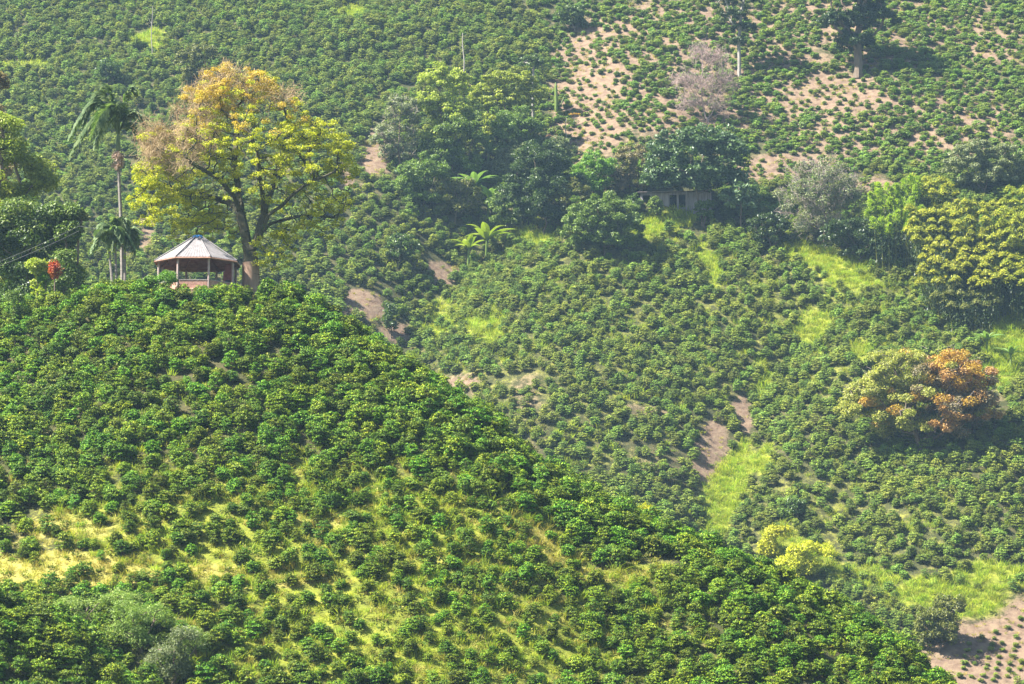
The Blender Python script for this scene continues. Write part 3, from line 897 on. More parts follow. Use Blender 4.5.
# --- bamboo
def bamboo(label, base_px, tips, leaf, tall=False):
    b = at(*base_px)
    r = empty('bamboo_clump', b); tag(r, label, 'bamboo', 'bamboo clumps on the right')
    KEEP_OUT.append((b[0], b[1], 2.0))
    fl = MB(); lw = MB()
    my = np.mean([t_[1] for t_ in tips])
    for tx, ty in tips:
        yy = b[1] - (ty - my) * .13 + R.uniform(-1.2, 1.2)
        tip = at_depth(tx, ty, yy) - b
        p0 = np.array([tip[0] * .6 + R.normal() * .5, tip[1] * .6 + R.normal() * .8, 0])
        p0[2] = float(z_far(p0[0] + b[0], p0[1] + b[1])) - b[2] - .4
        bez = lambda q_: p0 * (1 - q_) ** 2 + 2 * q_ * (1 - q_) * np.array([p0[0] * .6 + tip[0] * .4, p0[1] * .6 + tip[1] * .4, max(tip[2], 2.) * .97]) + tip * q_ ** 2
        s = np.linspace(0, 1, 8)[:, None]
        c_ = MB(); c_.tube(bez(s), np.linspace(.06, .015, 8), 5); c_.build('culm', M['olive'], r)
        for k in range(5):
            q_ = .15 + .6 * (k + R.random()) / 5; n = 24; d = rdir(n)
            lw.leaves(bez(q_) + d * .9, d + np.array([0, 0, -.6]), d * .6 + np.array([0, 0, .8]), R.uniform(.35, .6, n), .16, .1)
        big_q = R.uniform(.75, 1.2)
        for k in range(6 if tall else 3):
            q_ = (.62 + .40 * k / 5) if tall else (.93 + .06 * k)
            c = bez(q_); n = 52 if tall else 110
            w = (.85 - 1.6 * max(0, q_ - .62) if tall else .95 - .18 * k) * big_q
            d = rdir(n); d[:, 2] = np.where(d[:, 2] < -.2, -d[:, 2] * .5, d[:, 2])
            off = d * (R.random(n) ** .35)[:, None] * np.array([w, w, w * (1.1 if tall else .7)])
            off[:, 2] -= (0 if tall else .38) * (off[:, 0] ** 2 + off[:, 1] ** 2) / w
            D = d * np.array([1, 1, .3]) + np.array([0, 0, .5 if tall else -.45]) + R.normal(size=(n, 3)) * .25
            Nn = np.array([0, -.15, .8]) + d * .9 + R.normal(size=(n, 3)) * .25
            fl.leaves(c + off, D, Nn, R.uniform(.32, .55, n), .15, .1)
    fl.build('foliage', M[leaf], r)
    lw.build('shade_dark_foliage', M['deepgreen'], r)  # lower leaves coloured deep green to paint the shade beneath the plumes
    return r


def tips_in(cx, cy, rx, ry, n):
    out = []
    while len(out) < n:
        x, y = R.uniform(-1, 1, 2)
        if x * x + y * y < 1 and all(math.hypot((cx + x * rx - a), (cy + y * ry - c) * 1.3) > 9.5 for a, c in out) or R.random() < .003: out.append((cx + x * rx, cy + y * ry))
    return out


bamboo('feathery lime green bamboo clump, leftmost of the bamboo', (882, 266), tips_in(882, 206, 17, 24, 22), 'limegreen', tall=True)
bamboo('lime green bamboo clump with pointed tops, second from the left', (908, 264), tips_in(906, 200, 16, 26, 22), 'limegreen', tall=True)
bamboo('golden green bamboo clump at the top of the bamboo stand', (936, 258), tips_in(934, 194, 26, 18, 34), 'gold')
bamboo('golden green bamboo clump in the middle of the bamboo stand', (944, 290), tips_in(934, 226, 27, 20, 34), 'gold')
bamboo('golden green bamboo clump with dark hollow below, low on the left of the stand', (950, 316), tips_in(944, 262, 25, 20, 34), 'gold')
bamboo('golden green bamboo clump right of the middle of the stand', (988, 296), tips_in(982, 222, 26, 24, 34), 'gold')
bamboo('golden green bamboo clump at the lower right of the stand', (998, 322), tips_in(992, 264, 26, 20, 34), 'gold')
bamboo('golden green bamboo clump cut by the right edge of the picture', (1028, 300), tips_in(1020, 214, 20, 26, 34), 'gold')
bamboo('low golden green bamboo clump at the right edge, under the one cut by it', (1032, 322), tips_in(1024, 264, 20, 20, 34), 'gold')
bamboo('dull green bamboo clump at the bottom of the stand above the broad-leaved plants', (972, 330), tips_in(968, 296, 34, 12, 16), 'olive')

# small bright yellow-green bamboo-like shrubs in the gully
for lab, bx, by, cs, y in (('bright yellow-green feathery shrub leaning out of the gully, left of two', 772, 562, [(778, 532, 15, 12), (767, 546, 13, 13)], None),
                           ('bright yellow-green feathery shrub, broader one right of its neighbour', 806, 582, [(810, 550, 24, 14), (797, 563, 22, 13)], None),
                           ('yellow-green bushy shrub showing over the middle of the near ridge', 648, 540, [(646, 512, 16, 8)], 250)):
    tree('feathery_shrub', lab, 'shrub', (bx, by), cs, 'limeyellow', y=y, pr=.8, ls=.42, ratio=.3, flat=.7, droop=.5, dens=1.2)

# --- old hut under the big tree
hb = at(676, 209); hy = hb[1]
hut = empty('hut', hb, math.radians(-6)); tag(hut, 'long low weathered hut with dark doorways under the big tree', 'hut')
KEEP_OUT.append((hb[0], hb[1], 5.5))
pm = hy / F
M['hut_wall'] = roughmat('weathered_grey_boards', (.19, .17, .172), (.42, .38, .385), 1.6, stretch=(5, 5, .35))
M['hut_dark'] = roughmat('shade_dark_interior', (.03, .026, .022), (.07, .06, .05), 3)  # near-black colour carries the shade of the unlit interior
M['rust_roof'] = roughmat('rusty_sheet_roof', (.14, .11, .10), (.28, .24, .22), 2.5)
hw = 72 * pm / 2; zb_, zt_ = -1.2, 16.5 * pm
t = MB()
openings = [(-hw + .35, -hw + 1.45), (-hw * .18, hw * .02), (hw * .08, hw * .27)]
xs_ = [-hw] + [q for o_ in openings for q in o_] + [hw]
for a, c in zip(xs_[0::2], xs_[1::2]): t.box((a, -.08, zb_), (c, .08, zt_))
for a, c in openings: t.box((a, -.08, zt_ - .35), (c, .08, zt_ - .003))
for a, c in openings: t.box((a, -.08, zb_), (c, .08, .1))
t.build('front_wall', M['hut_wall'], hut)
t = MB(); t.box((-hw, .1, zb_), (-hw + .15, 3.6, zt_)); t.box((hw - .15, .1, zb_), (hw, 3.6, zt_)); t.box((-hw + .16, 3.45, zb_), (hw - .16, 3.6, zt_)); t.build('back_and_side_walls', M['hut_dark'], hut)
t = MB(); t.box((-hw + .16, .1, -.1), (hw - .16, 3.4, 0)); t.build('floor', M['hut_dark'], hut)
t = MB()
for x in (-hw + 1.6, hw * .05, hw * .3):
    t = MB(); t.box((x - .09, -.75, zb_), (x + .09, -.57, zt_)); t.build('post', M['hut_wall'], hut)
t = MB(); v = np.array([(-hw - .4, -1.0, zt_ - .05), (hw + .4, -1.0, zt_ - .05), (hw + .4, 4.0, zt_ + .5), (-hw - .4, 4.0, zt_ + .5)]); v2 = v + np.array([0, 0, .09])
t.add(np.vstack([v, v2]), [(3, 2, 1, 0), (4, 5, 6, 7), (0, 1, 5, 4), (1, 2, 6, 5), (2, 3, 7, 6), (3, 0, 4, 7)]); t.build('roof', M['rust_roof'], hut)
tree('shrubby_tree', 'green shrub covering the right end of the hut wall', 'shrub', (704, 220), [(705, 207, 11, 9)], 'midgreen', y=hy - 2.8)
tree('shrubby_tree', 'dark shrub beside the left end of the hut wall', 'shrub', (634, 216), [(634, 203, 10, 10)], 'darkgreen', y=hy - 2.0)
tree('shrubby_tree', 'small grey-green shrub in front of the hut between its doorways', 'shrub', (657, 216), [(656, 204, 9, 9)], 'midgreen', y=hy - 2.6)

# ------------------------------------------------------------------ near ridge: shelter
gz = empty('octagonal_shelter', (0, 0, 0)); tag(gz, 'open octagonal shelter with pale conical metal roof on the near hilltop', 'shelter')
Rr = 44.5 / F * 229 * 1.01
zg = float(H(GAZ[0], GAZ[1]))
ez = GAZ[2]
gz.location = (GAZ[0], GAZ[1], ez - 2.45)
E = 2.45
KEEP_OUT.append((GAZ[0], GAZ[1], 3.7))
M['roof_sheet'] = roughmat('galvanised_sheet', (.15, .14, .143), (.26, .243, .25), 2.6, rough=.6, bump=.1)
M['roof_wood'] = roughmat('red_brown_roof_timber', (.20, .10, .07), (.40, .23, .17), 3, stretch=(1, 1, 1))
M['post_paint'] = roughmat('pale_pinkish_post', (.30, .22, .20), (.46, .36, .33), 4)
M['brick'] = roughmat('worn_terracotta', (.34, .17, .12), (.55, .33, .26), 5)
M['dark_brick'] = roughmat('dark_red_brick', (.16, .05, .05), (.30, .12, .10), 4)
M['blue_cap'] = roughmat('blue_painted_cap', (.04, .22, .55), (.07, .33, .70), 4, rough=.5)
M['concrete'] = roughmat('shelter_concrete', (.30, .26, .23), (.44, .40, .36), 3)
ang = [math.radians(-90 + 22.5 + 45 * k) for k in range(8)]
ev = np.array([(math.cos(a) * Rr, math.sin(a) * Rr, E) for a in ang])
ah = 26.5 / F * 229 * 1.03
apr = .38
av = np.array([(math.cos(a) * apr, math.sin(a) * apr, E + ah - .05) for a in ang])
t = MB()
for k in range(8):
    j = (k + 1) % 8
    # each sheet face is corrugated along the slope
    nC = 22
    s = np.linspace(0, 1, nC + 1)
    lo = ev[k][None] * (1 - s[:, None]) + ev[j][None] * s[:, None]
    hi = av[k][None] * (1 - s[:, None]) + av[j][None] * s[:, None]
    nrm = np.cross(ev[j] - ev[k], av[k] - ev[k]); nrm /= np.linalg.norm(nrm)
    w = (np.arange(nC + 1) % 2) * .022
    lo = lo + nrm * w[:, None]; hi = hi + nrm * w[:, None] * .3
    md = lo * .5 + hi * .5 - np.array([0, 0, .06])
    i = np.arange(nC)
    t.add(np.vstack([lo, md, hi]), np.vstack([np.stack([i, i + 1, nC + 1 + i + 1, nC + 1 + i], 1), np.stack([nC + 1 + i, nC + 2 + i, 2 * nC + 3 + i, 2 * nC + 2 + i], 1)]))
roof = t.build('roof', M['roof_sheet'], gz)
t = MB(); t.tube([(0, 0, E + ah - .10), (0, 0, E + ah + .03), (0, 0, E + ah + .13)], [.46, .44, .30], 8); t.build('ridge_cap', M['blue_cap'], roof)
t = MB()
for k in range(8):
    j = (k + 1) % 8; t.tube([ev[k] + (0, 0, .05), av[k] + (0, 0, .05)], .05, 5)
t.build('hip_trim', M['roof_sheet'], roof)
under = MB()
for k in range(8):
    j = (k + 1) % 8
    a, b_, c_, d_ = ev[k] * (.985, .985, 1) - (0, 0, .06), ev[j] * (.985, .985, 1) - (0, 0, .06), av[j] - (0, 0, .12), av[k] - (0, 0, .12)
    under.add([a, d_, c_, b_], [(0, 1, 2, 3)])
under.build('ceiling_boards', M['roof_wood'], gz)
t = MB()
for k in range(8):
    j = (k + 1) % 8
    t.tube([ev[k] * (.96, .96, 1) - (0, 0, .15), av[k] - (0, 0, .2)], .06, 4)
for s in (.12, .3, .48, .66, .84):
    for k in range(8):
        j = (k + 1) % 8
        a = ev[k] * (1 - s) + av[k] * s - (0, 0, .14); b_ = ev[j] * (1 - s) + av[j] * s - (0, 0, .14)
        t.tube([a, b_], .045, 4)
t.build('rafters', M['roof_wood'], gz)
t = MB()
for k in range(8):
    j = (k + 1) % 8; t.tube([ev[k] - (0, 0, .09), ev[j] - (0, 0, .09)], .075, 4)
t.build('eave_beam', M['roof_wood'], gz)
Rp = Rr * .90
for k in range(8):
    p = np.array([math.cos(ang[k]) * Rp, math.sin(ang[k]) * Rp, 0])
    t = MB(); t.tube([p + (0, 0, -.25), p + (0, 0, 1.2), p + (0, 0, E - .1)], [.10, .095, .09], 8); t.build('post', M['post_paint'], gz)
t = MB(); t.tube([(0, 0, -1.6), (0, 0, -.1), (0, 0, -.02)], [Rp + .25, Rp + .25, Rp + .2], 8); fl_ = t.build('floor_slab', M['brick'], gz)
fl_.rotation_euler = (0, 0, math.radians(22.5))
for k in range(8):
    if k in (2, 3): continue
    j = (k + 1) % 8
    a, b_ = [np.array([math.cos(ang[q]) * Rp, math.sin(ang[q]) * Rp]) for q in (k, j)]
    a, b_ = a + (b_ - a) * .05, b_ + (a - b_) * .05
    d = (b_ - a) / np.linalg.norm(b_ - a); n_ = np.array([d[1], -d[0]]) * .07
    v = [(*(a - n_), 0), (*(b_ - n_), 0), (*(b_ + n_), 0), (*(a + n_), 0)]
    v2 = [(p[0], p[1], .62) for p in v]
    t = MB(); t.add(v + v2, [(3, 2, 1, 0), (4, 5, 6, 7), (0, 1, 5, 4), (1, 2, 6, 5), (2, 3, 7, 6), (3, 0, 4, 7)]); w_ = t.build('low_wall', M['brick'], gz)
    v = [(*(a - n_ * 1.4), .623), (*(b_ - n_ * 1.4), .623), (*(b_ + n_ * 1.4), .623), (*(a + n_ * 1.4), .623)]
    v2 = [(p[0], p[1], .68) for p in v]
    t = MB(); t.add(v + v2, [(3, 2, 1, 0), (4, 5, 6, 7), (0, 1, 5, 4), (1, 2, 6, 5), (2, 3, 7, 6), (3, 0, 4, 7)]); t.build('wall_cap', M['concrete'], w_)
t = MB(); t.box((2.1, -.3, 0), (2.85, .45, 1.75)); t.box((2.2, -.2, 1.753), (2.75, .35, 2.35)); ov = t.build('brick_pillar', M['dark_brick'], gz)
t = MB(); t.box((2.28, -.36, .7), (2.66, -.303, 1.05)); t.build('opening_shade_panel', M['hut_dark'], ov)  # dark slab on the pillar face, standing in for a shaded opening

# clipped shrubs by the shelter
def low_shrub(label, px, py, r_px, leaf, h=.9, near=True, name='rounded_shrub', ls=.16, n=26, dy=0, cat='shrub'):
    b = at_depth(px, py, 226 + dy) if near else at(px, py)
    b[2] = float(H(b[0], b[1])) if near else b[2]
    r = empty(name, b); tag(r, label, cat)
    rm = r_px / F * b[1]
    cz = at_depth(px, py, b[1])[2] - b[2]
    t = MB(); t.tube([(0, 0, -.3), (0, 0, max(.3, cz))], [.06, .04], 5); t.build('stem', M['stem'], r)
    t = MB(); d = rdir(26); d[:, 2] = np.abs(d[:, 2]) * h
    d = np.concatenate([d, np.stack([R.normal(size=14) * .35, R.normal(size=14) * .35, R.uniform(-cz / rm, .4, 14)], 1)])
    puff_leaves(t, np.array([0, 0, max(cz - rm * .5, .1)]) + d * rm * .8, rm * .4, .8, n * 2, ls); t.build('foliage', M[leaf], r)
    return r


low_shrub('bright green clipped dome shrub in front of the shelter', 167, 275, 11, 'brightgreen', dy=-1.2)
low_shrub('smaller bright green clipped shrub at the left end of the shelter', 151, 278, 7, 'brightgreen', dy=-1.0)
low_shrub('dark green rounded shrub at the far left of the hilltop', 14, 294, 10, 'midgreen', dy=-2)
low_shrub('bright light green leafy bush under the dark tree on the left', 38, 263, 13, 'lightgreen', dy=3, ls=.25)
low_shrub('second bright leafy bush, right beside the red-leaved shrub', 46, 276, 8, 'brightgreen', dy=3, ls=.22)

# red-leaved shrub
b = at_depth(54, 300, 228); b[2] = float(H(b[0], b[1])); r = empty('red_croton', b); tag(r, 'red and orange leaved shrub on a thin stem at the left of the hilltop', 'shrub')
zc = at_depth(54, 269, b[1])[2] - b[2]
t = MB(); t.tube([(0, 0, -.3), (.04, 0, zc * .5), (0, 0, zc + .2)], [.09, .07, .04], 6); t.build('stem', M['bark'], r)
t = MB(); puff_leaves(t, np.array([0, 0, zc]) + rdir(34) * np.array([.42, .42, .66]) * R.uniform(.4, 1, (34, 1)), .34, 1.0, 26, .26, ratio=.4); t.build('foliage', M['red'], r)


# --- palms
def frond(az, ext, apex, end, nleaf, ll):
    s = np.linspace(0, 1, 14)
    hx = 2 * s * (1 - s) * ext * .38 + s * s * ext
    hz = 2 * s * (1 - s) * (2 * apex - end * .5) + s * s * end
    ca, sa = math.cos(az), math.sin(az)
    mid = np.stack([hx * ca, hx * sa, hz], 1)
    b = MB(); b.tube(mid, np.linspace(.05, .012, 14), 4)
    q = np.linspace(.16, .99, nleaf)
    P = np.stack([np.interp(q, s, mid[:, i]) for i in range(3)], 1)
    T = np.stack([np.interp(q, s, np.gradient(mid[:, i], s)) for i in range(3)], 1); T /= np.linalg.norm(T, axis=1, keepdims=True)
    side = np.array([-sa, ca, 0]); 
    lenq = ll * np.sin(PI * np.clip(q * .85 + .12, 0, 1)) ** .6
    for sg in (-1, 1):
        D = T * .7 + side * sg * .75 + np.array([0, 0, -.28]) + R.normal(size=P.shape) * .12
        D /= np.linalg.norm(D, axis=1, keepdims=True)
        Wd = np.cross(D, side * sg + np.array([0, 0, .6])); Wd /= np.linalg.norm(Wd, axis=1, keepdims=True)
        w = .10
        A = P; B = P + D * lenq[:, None] * .55; C = P + D * lenq[:, None]; C[:, 2] -= lenq * .22
        v = np.stack([A - Wd * w * .5, A + Wd * w * .5, B + Wd * w, B - Wd * w, B - Wd * w, B + Wd * w, C + Wd * w * .1, C - Wd * w * .1], 1)
        i = np.arange(nleaf)[:, None] * 8
        b.add(v.reshape(-1, 3), np.vstack([i + np.array([0, 1, 2, 3]), i + np.array([4, 5, 6, 7])]))
    return b


pb_ = at_depth(123, 290, 233); pb_[2] = float(H(pb_[0], pb_[1]))
palm = empty('tall_palm', pb_); tag(palm, 'tall slim palm with drooping feather fronds and a hanging seed cluster', 'palm')
tp = at_depth(118, 140, 233) - pb_
KEEP_OUT.append((pb_[0], pb_[1], .8))
t = MB(); s = np.linspace(0, 1, 12)
tr = np.stack([tp[0] * s + .08 * np.sin(s * 4), 0 * s, tp[2] * s], 1); tr[0, 2] = -.5
t.tube(tr, (.17 - .05 * s), 8); t.build('trunk', M['palm_bark'], palm)
t = MB(); t.tube([tp + (0, 0, -.9), tp + (0, 0, -.2), tp + (0, 0, .5)], [.17, .19, .10], 8); t.build('crownshaft', M['palegreen'], palm)
t = MB(); puff_leaves(t, tp + np.array([0, -.1, -1.75]) + rdir(22) * np.array([.36, .36, .62]), .26, 1.2, 60, .2, ratio=.35, up=0, droop=.4); t.build('seed_cluster', M['seed'], palm)
for az, ext, apex, end in ((178, 4.1, 2.9, -.3), (186, 3.9, 1.5, -2.0), (172, 3.0, 3.5, .8), (176, 1.3, 3.5, 3.9), (4, 1.3, 3.3, 3.6), (0, 2.6, 1.9, .3), (12, 2.1, .9, -1.0), (268, 1.6, 2.3, .2), (92, 1.9, 2.3, .2), (228, 3.0, 1.9, -.8), (132, 3.2, 2.2, -.6)):
    fb = frond(math.radians(az + R.uniform(-5, 5)), ext, apex, end, 70, 1.15)
    fo = fb.build('frond', M['palm'], palm); fo.location = tuple(tp + np.array([0, 0, .4]))


def cluster_palm(label, px, py, tx, ty, y, lean):
    b = at_depth(px, py, y); b[2] = float(H(b[0], b[1]))
    r = empty('cluster_palm', b); tag(r, label, 'palm', 'small palms left of the shelter')
    KEEP_OUT.append((b[0], b[1], .6))
    top = at_depth(tx, ty, y) - b
    t = MB(); s = np.linspace(0, 1, 8); tr = np.stack([top[0] * s ** 1.5, 0 * s, top[2] * s], 1); tr[0, 2] = -.4
    t.tube(tr, .13 - .04 * s, 7); t.build('trunk', M['palm_bark'], r)
    t = MB(); t.tube([top + (0, 0, -.5), top + (0, 0, .3)], [.11, .07], 7); t.build('crownshaft', M['limegreen'], r)
    for k in range(7):
        a = math.radians(lean + k * 51 + R.uniform(-10, 10))
        fb = frond(a, R.uniform(1.0, 2.1), R.uniform(1.0, 2.0), R.uniform(-.6, 1.2), 44, .8)
        fo = fb.build('frond', M['palm_pale'], r); fo.location = tuple(top + np.array([0, 0, .2]))


cluster_palm('small pale-fronded palm, leftmost of the stems under the tall palm', 113, 296, 109, 252, 229, 170)
cluster_palm('small pale-fronded palm, middle of the stems under the tall palm, with an upright frond', 117, 296, 115, 247, 229.8, 95)
cluster_palm('small pale-fronded palm, rightmost of the stems under the tall palm', 125, 294, 125, 253, 230.6, 10)

# --- left-hand trees on the hilltop
tree('shade_tree', 'large dark green tree filling the left edge of the hilltop', 'tree', (30, 304), [(28, 216, 50, 26), (10, 236, 46, 36), (50, 240, 34, 36), (20, 270, 40, 22)], [('midgreen', .4, lambda u, v: v < 235), ('darkgreen', 1, None)], y=238, ls=.26, pr=1.15, dens=.8)
tree('shade_tree', 'rounded mid green tree right of the large dark one on the hilltop', 'tree', (66, 302), [(62, 218, 24, 20), (70, 234, 16, 18)], 'midgreen', y=236, ls=.24, pr=.9)
tree('shade_tree', 'airy light green tree rising behind the dark tree at the left edge', 'tree', (24, 300), [(12, 164, 34, 34), (40, 182, 24, 24), (10, 196, 34, 20)], 'lightgreen', y=246, ls=.28, pr=1.0, dens=.8)
tree('shade_tree', 'yellow-green tree cut by the left edge, above the dark tree', 'tree', (-6, 300), [(0, 126, 26, 20), (2, 152, 26, 22)], 'lightgreen', y=244, ls=.26, pr=.9)
tree('shade_tree', 'reddish brown tree top at the left edge, highest on that side', 'tree', (-10, 300), [(0, 82, 11, 14)], 'brownolive', y=252, ls=.28, pr=.7)
# brown trunk with a short broken crown, right of the dark tree
tree('broken_tree', 'leaning reddish trunk with a tuft of leaves right of the dark left tree', 'tree', (79, 300), [(80, 216, 11, 9), (76, 232, 8, 7)], 'olive', y=236, ls=.22, pr=.5, bark='bark', trunk_px=2.6, fork=.3, skirt=False)

# grey feathery shrubs between the small spur and the near hill
for lab, bx, by, cs, lf_ in (('grey-green feathery shrub behind the small spur, leftmost of the row', 84, 628, [(80, 606, 32, 13), (62, 612, 20, 10)], 'feather'),
                             ('tall grey-green feathery shrub behind the small spur, in the middle of the row', 142, 652, [(140, 620, 34, 22), (128, 634, 26, 16)], 'feather'),
                             ('pale grey-green feathery shrub, highest of the row behind the small spur', 124, 620, [(122, 600, 30, 11)], 'feather'),
                             ('grey feathery shrub right of the small spur near the bottom edge', 172, 690, [(168, 658, 24, 22), (186, 640, 18, 16)], 'greygreen'),
                             ('green feathery shrub at the right end of the row behind the small spur', 196, 660, [(192, 640, 20, 14)], 'feather')):
    tree('feathery_shrub', lab, 'shrub', (bx, by), cs, lf_, y=None, near=True, pr=.5, ls=.2, ratio=.25, flat=.8, dens=.6, up=.2, droop=-.2, puffs=1.3)

# ------------------------------------------------------------------ the big yellow-green tree
YB = at_depth(250, 297, 229.6); YB[2] = float(H(YB[0], YB[1]))
big = empty('yellow_tree', YB); tag(big, 'huge spreading yellow-green tree with orange top beside the shelter', 'tree')
KEEP_OUT.append((YB[0], YB[1], 1.3))


def bp(px, py, dy=0.0): return at_depth(px, py, YB[1] + dy) - YB


sk, skp = [], []


def limb(pts, parent=None):
    last = parent
    for i, p in enumerate(pts):
        p = np.array(p, float)
        if last is not None:
            q = sk[last]; n = max(1, int(np.linalg.norm(p - q) / .7))
            for k in range(1, n + 1):
                sk.append(q + (p - q) * k / n + (R.normal(size=3) * .06 if k < n else 0)); skp.append(last); last = len(sk) - 1
        else:
            sk.append(p); skp.append(0); last = 0
    return last


n0 = limb([bp(251, 300), bp(251, 275), bp(250, 252)])
nA = limb([bp(245, 232), bp(240, 212)], n0)                       # left leader
nA1 = limb([bp(234, 196, -1), bp(222, 182, -2), bp(204, 170, -3), bp(186, 158, -3.5)], nA)
nA2 = limb([bp(238, 190, 1), bp(234, 160, 2), bp(238, 128, 2.5), bp(232, 100, 3)], nA)
nA3 = limb([bp(228, 202, 2), bp(205, 196, 3), bp(180, 190, 3.5), bp(160, 186, 3)], nA)
nB = limb([bp(258, 234), bp(264, 214)], n0)                       # middle leader
nB1 = limb([bp(262, 186, -2), bp(258, 160, -3), bp(252, 134, -4)], nB)
nB2 = limb([bp(272, 188, 2), bp(282, 158, 3), bp(288, 128, 3)], nB)
nC = limb([bp(268, 216, -1), bp(282, 206, -1.5), bp(296, 192, -2), bp(314, 180, -2), bp(334, 172, -2)], n0)   # big right limb
nC1 = limb([bp(304, 160, 1), bp(318, 136, 1.5)], len(sk) - 14)
nD = limb([bp(270, 224, 1), bp(292, 218, 1), bp(312, 214, 2), bp(334, 218, 2)], n0)   # low right limb
att = []
for cx, cy, rx, ry, n, dy in ((245, 118, 76, 44, 200, 0), (190, 168, 58, 46, 140, 0), (310, 160, 48, 46, 130, 0), (245, 165, 90, 50, 90, -3), (245, 165, 90, 50, 50, 3), (170, 190, 40, 30, 40, 1), (330, 190, 24, 36, 30, 1),
                           (238, 85, 44, 24, 60, 0), (300, 236, 36, 14, 34, 0), (270, 248, 30, 12, 10, -1), (155, 160, 22, 40, 60, 0), (178, 212, 46, 28, 110, 1), (208, 232, 44, 20, 70, 2), (272, 262, 24, 12, 16, -1), (150, 200, 22, 22, 30, 0), (330, 215, 30, 22, 36, 0), (342, 164, 20, 30, 46, 0), (290, 205, 40, 30, 30, 2), (205, 120, 30, 40, 70, -2), (252, 196, 46, 36, 24, -3.5)):
    c = bp(cx, cy, dy); sx, sz = rx / F * 229, ry / F * 229
    d = rdir(n); d[:, 2] = np.where(d[:, 2] < -.5, -d[:, 2], d[:, 2])
    q = .35 + .65 * R.random(n) ** .55
    att.append(c + d * q[:, None] * np.array([sx, (sx + sz) * .42, sz]))
att = np.concatenate(att)
att = att[att[:, 2] > 2.2]
nodes, par = colonise(sk, skp, att, step=.45, kill=.5, iters=60, wig=.16)
rad, kids = radii_of(par, .02, 2.05)
sc = .60 / rad[0]; rad = rad * sc; rad = np.where((nodes[:, 2] < 4.0) & (rad > .3), rad * 1.18, rad * .92)
rad[0] *= 1.25
i = np.arange(1, len(nodes))
ra = np.minimum(rad[par[i]], rad[i] * 1.3 + .02)
low = (nodes[i][:, 2] < 4.1) & (rad[i] > .3)
t = MB(); t.segs(nodes[par[i]][low], nodes[i][low], ra[low], rad[i][low], 10); t.build('trunk', M['bark_red'], big, smooth=True)
t = MB(); t.segs(nodes[par[i]][~low], nodes[i][~low], ra[~low], np.maximum(rad[i][~low], .016), 5); t.build('branches', M['bark_dark'], big)
u_, v_, _ = proj(*(att + YB).T)
top_bare = (v_ < 92 + 26 * R.random(len(att))) & (R.random(len(att)) < .26) | (np.hypot((u_ - 170) / 46, (v_ - 130) / 42) < 1) & (R.random(len(att)) < .5)
gold = ~top_bare & (v_ < 132) & (R.random(len(att)) < .8 * np.clip((140 - v_) / 55, 0, 1))
grn = ~top_bare & ~gold
t = MB(); puff_leaves(t, att[grn], .48, .48, 96, .14, .62, up=.7, jitter=.45, spread=.6); t.build('crown', M['yellowgreen'], big)
t = MB(); puff_leaves(t, att[gold], .48, .55, 110, .14, .55, up=.8); t.build('blossom', M['goldblossom'], big)
n = 9000
e = att[top_bare][R.integers(0, top_bare.sum(), n)]
A = e + R.normal(size=(n, 3)) * .4; d = rdir(n, .55); Ln = R.uniform(.4, 1.1, n)
t = MB(); t.segs(A - d * (Ln * .5)[:, None], A + d * (Ln * .5)[:, None], .013, .006, 3); t.build('twigs', M['twig_gold'], big)
thick = nodes[1:][(rad[1:] > .14) & (nodes[1:][:, 2] > 3.5)]
thick = np.concatenate([thick, thick + R.normal(size=thick.shape) * .3])
thick = thick[R.random(len(thick)) < .5]
t = MB(); puff_leaves(t, thick + np.array([0, 0, .1]), .34, .8, 26, .17, .5); t.build('moss', M['moss'], big)

# power cable from off the left edge to the broken tree, and on to the shelter
M['cable'] = roughmat('grey_cable', (.12, .12, .12), (.2, .2, .2), 3)


def cable(label, p, q, sag, r_=.013):
    s = np.linspace(0, 1, 24)[:, None]; P = p * (1 - s) + q * s; P[:, 2] -= sag * 4 * (s * (1 - s))[:, 0]
    t = MB(); t.tube(P, r_, 5); o = t.build('power_cable', M['cable']); tag(o, label, 'cable', 'power cables')


tb_ = at_depth(79, 226, 231.5); cap_ = np.array([GAZ[0], GAZ[1], ez + ah + .1])
cable('upper of two thin grey cables rising from the left edge past the dark tree', at_depth(-60, 282, 231), tb_, .3)
cable('lower of two thin grey cables rising from the left edge past the dark tree', at_depth(-60, 286, 231), tb_ - np.array([0, 0, .4]), .3)
cable('thin cable from the leaning trunk to the top of the shelter', tb_, cap_, .25, .014)

# ------------------------------------------------------------------ coffee: near hill
X, Y = lattice(-70, 70, 146, 246, 1.06, .98, .27)
Z = H(X, Y); zn = zone(X, Y)
ok, U, V, Dp = in_view(X, Y, Z)
so, gr, sw, nz, _, _ = masks(X, Y, Z, zn)
ok &= ((zn == 0) | (zn == 2)) & kept(X, Y)
dens = 1.0 - .22 * gr - .60 * sw - .9 * so + .15 * nz
ok &= R.random(len(X)) < np.where(zn == 2, .97, dens)
# behind the crest nothing is seen: keep only a strip of the back
yr = np.interp(X, _r[:, 0], _r[:, 1]); ok &= ~((zn == 0) & (Y > yr + 6))
big_ = np.where((zn == 0), blobs(U, V, [(590, 500, 60, 34, 35, 1), (470, 450, 60, 40, 30, .6), (300, 330, 60, 30, 25, .4)]), .0)
sz = R.uniform(.62, 1.10, len(X)) * (.92 - .27 * np.maximum(gr, sw)) * (1 + .35 * big_) * (1 + .12 * fbm(X / 7, Y / 7, 77))
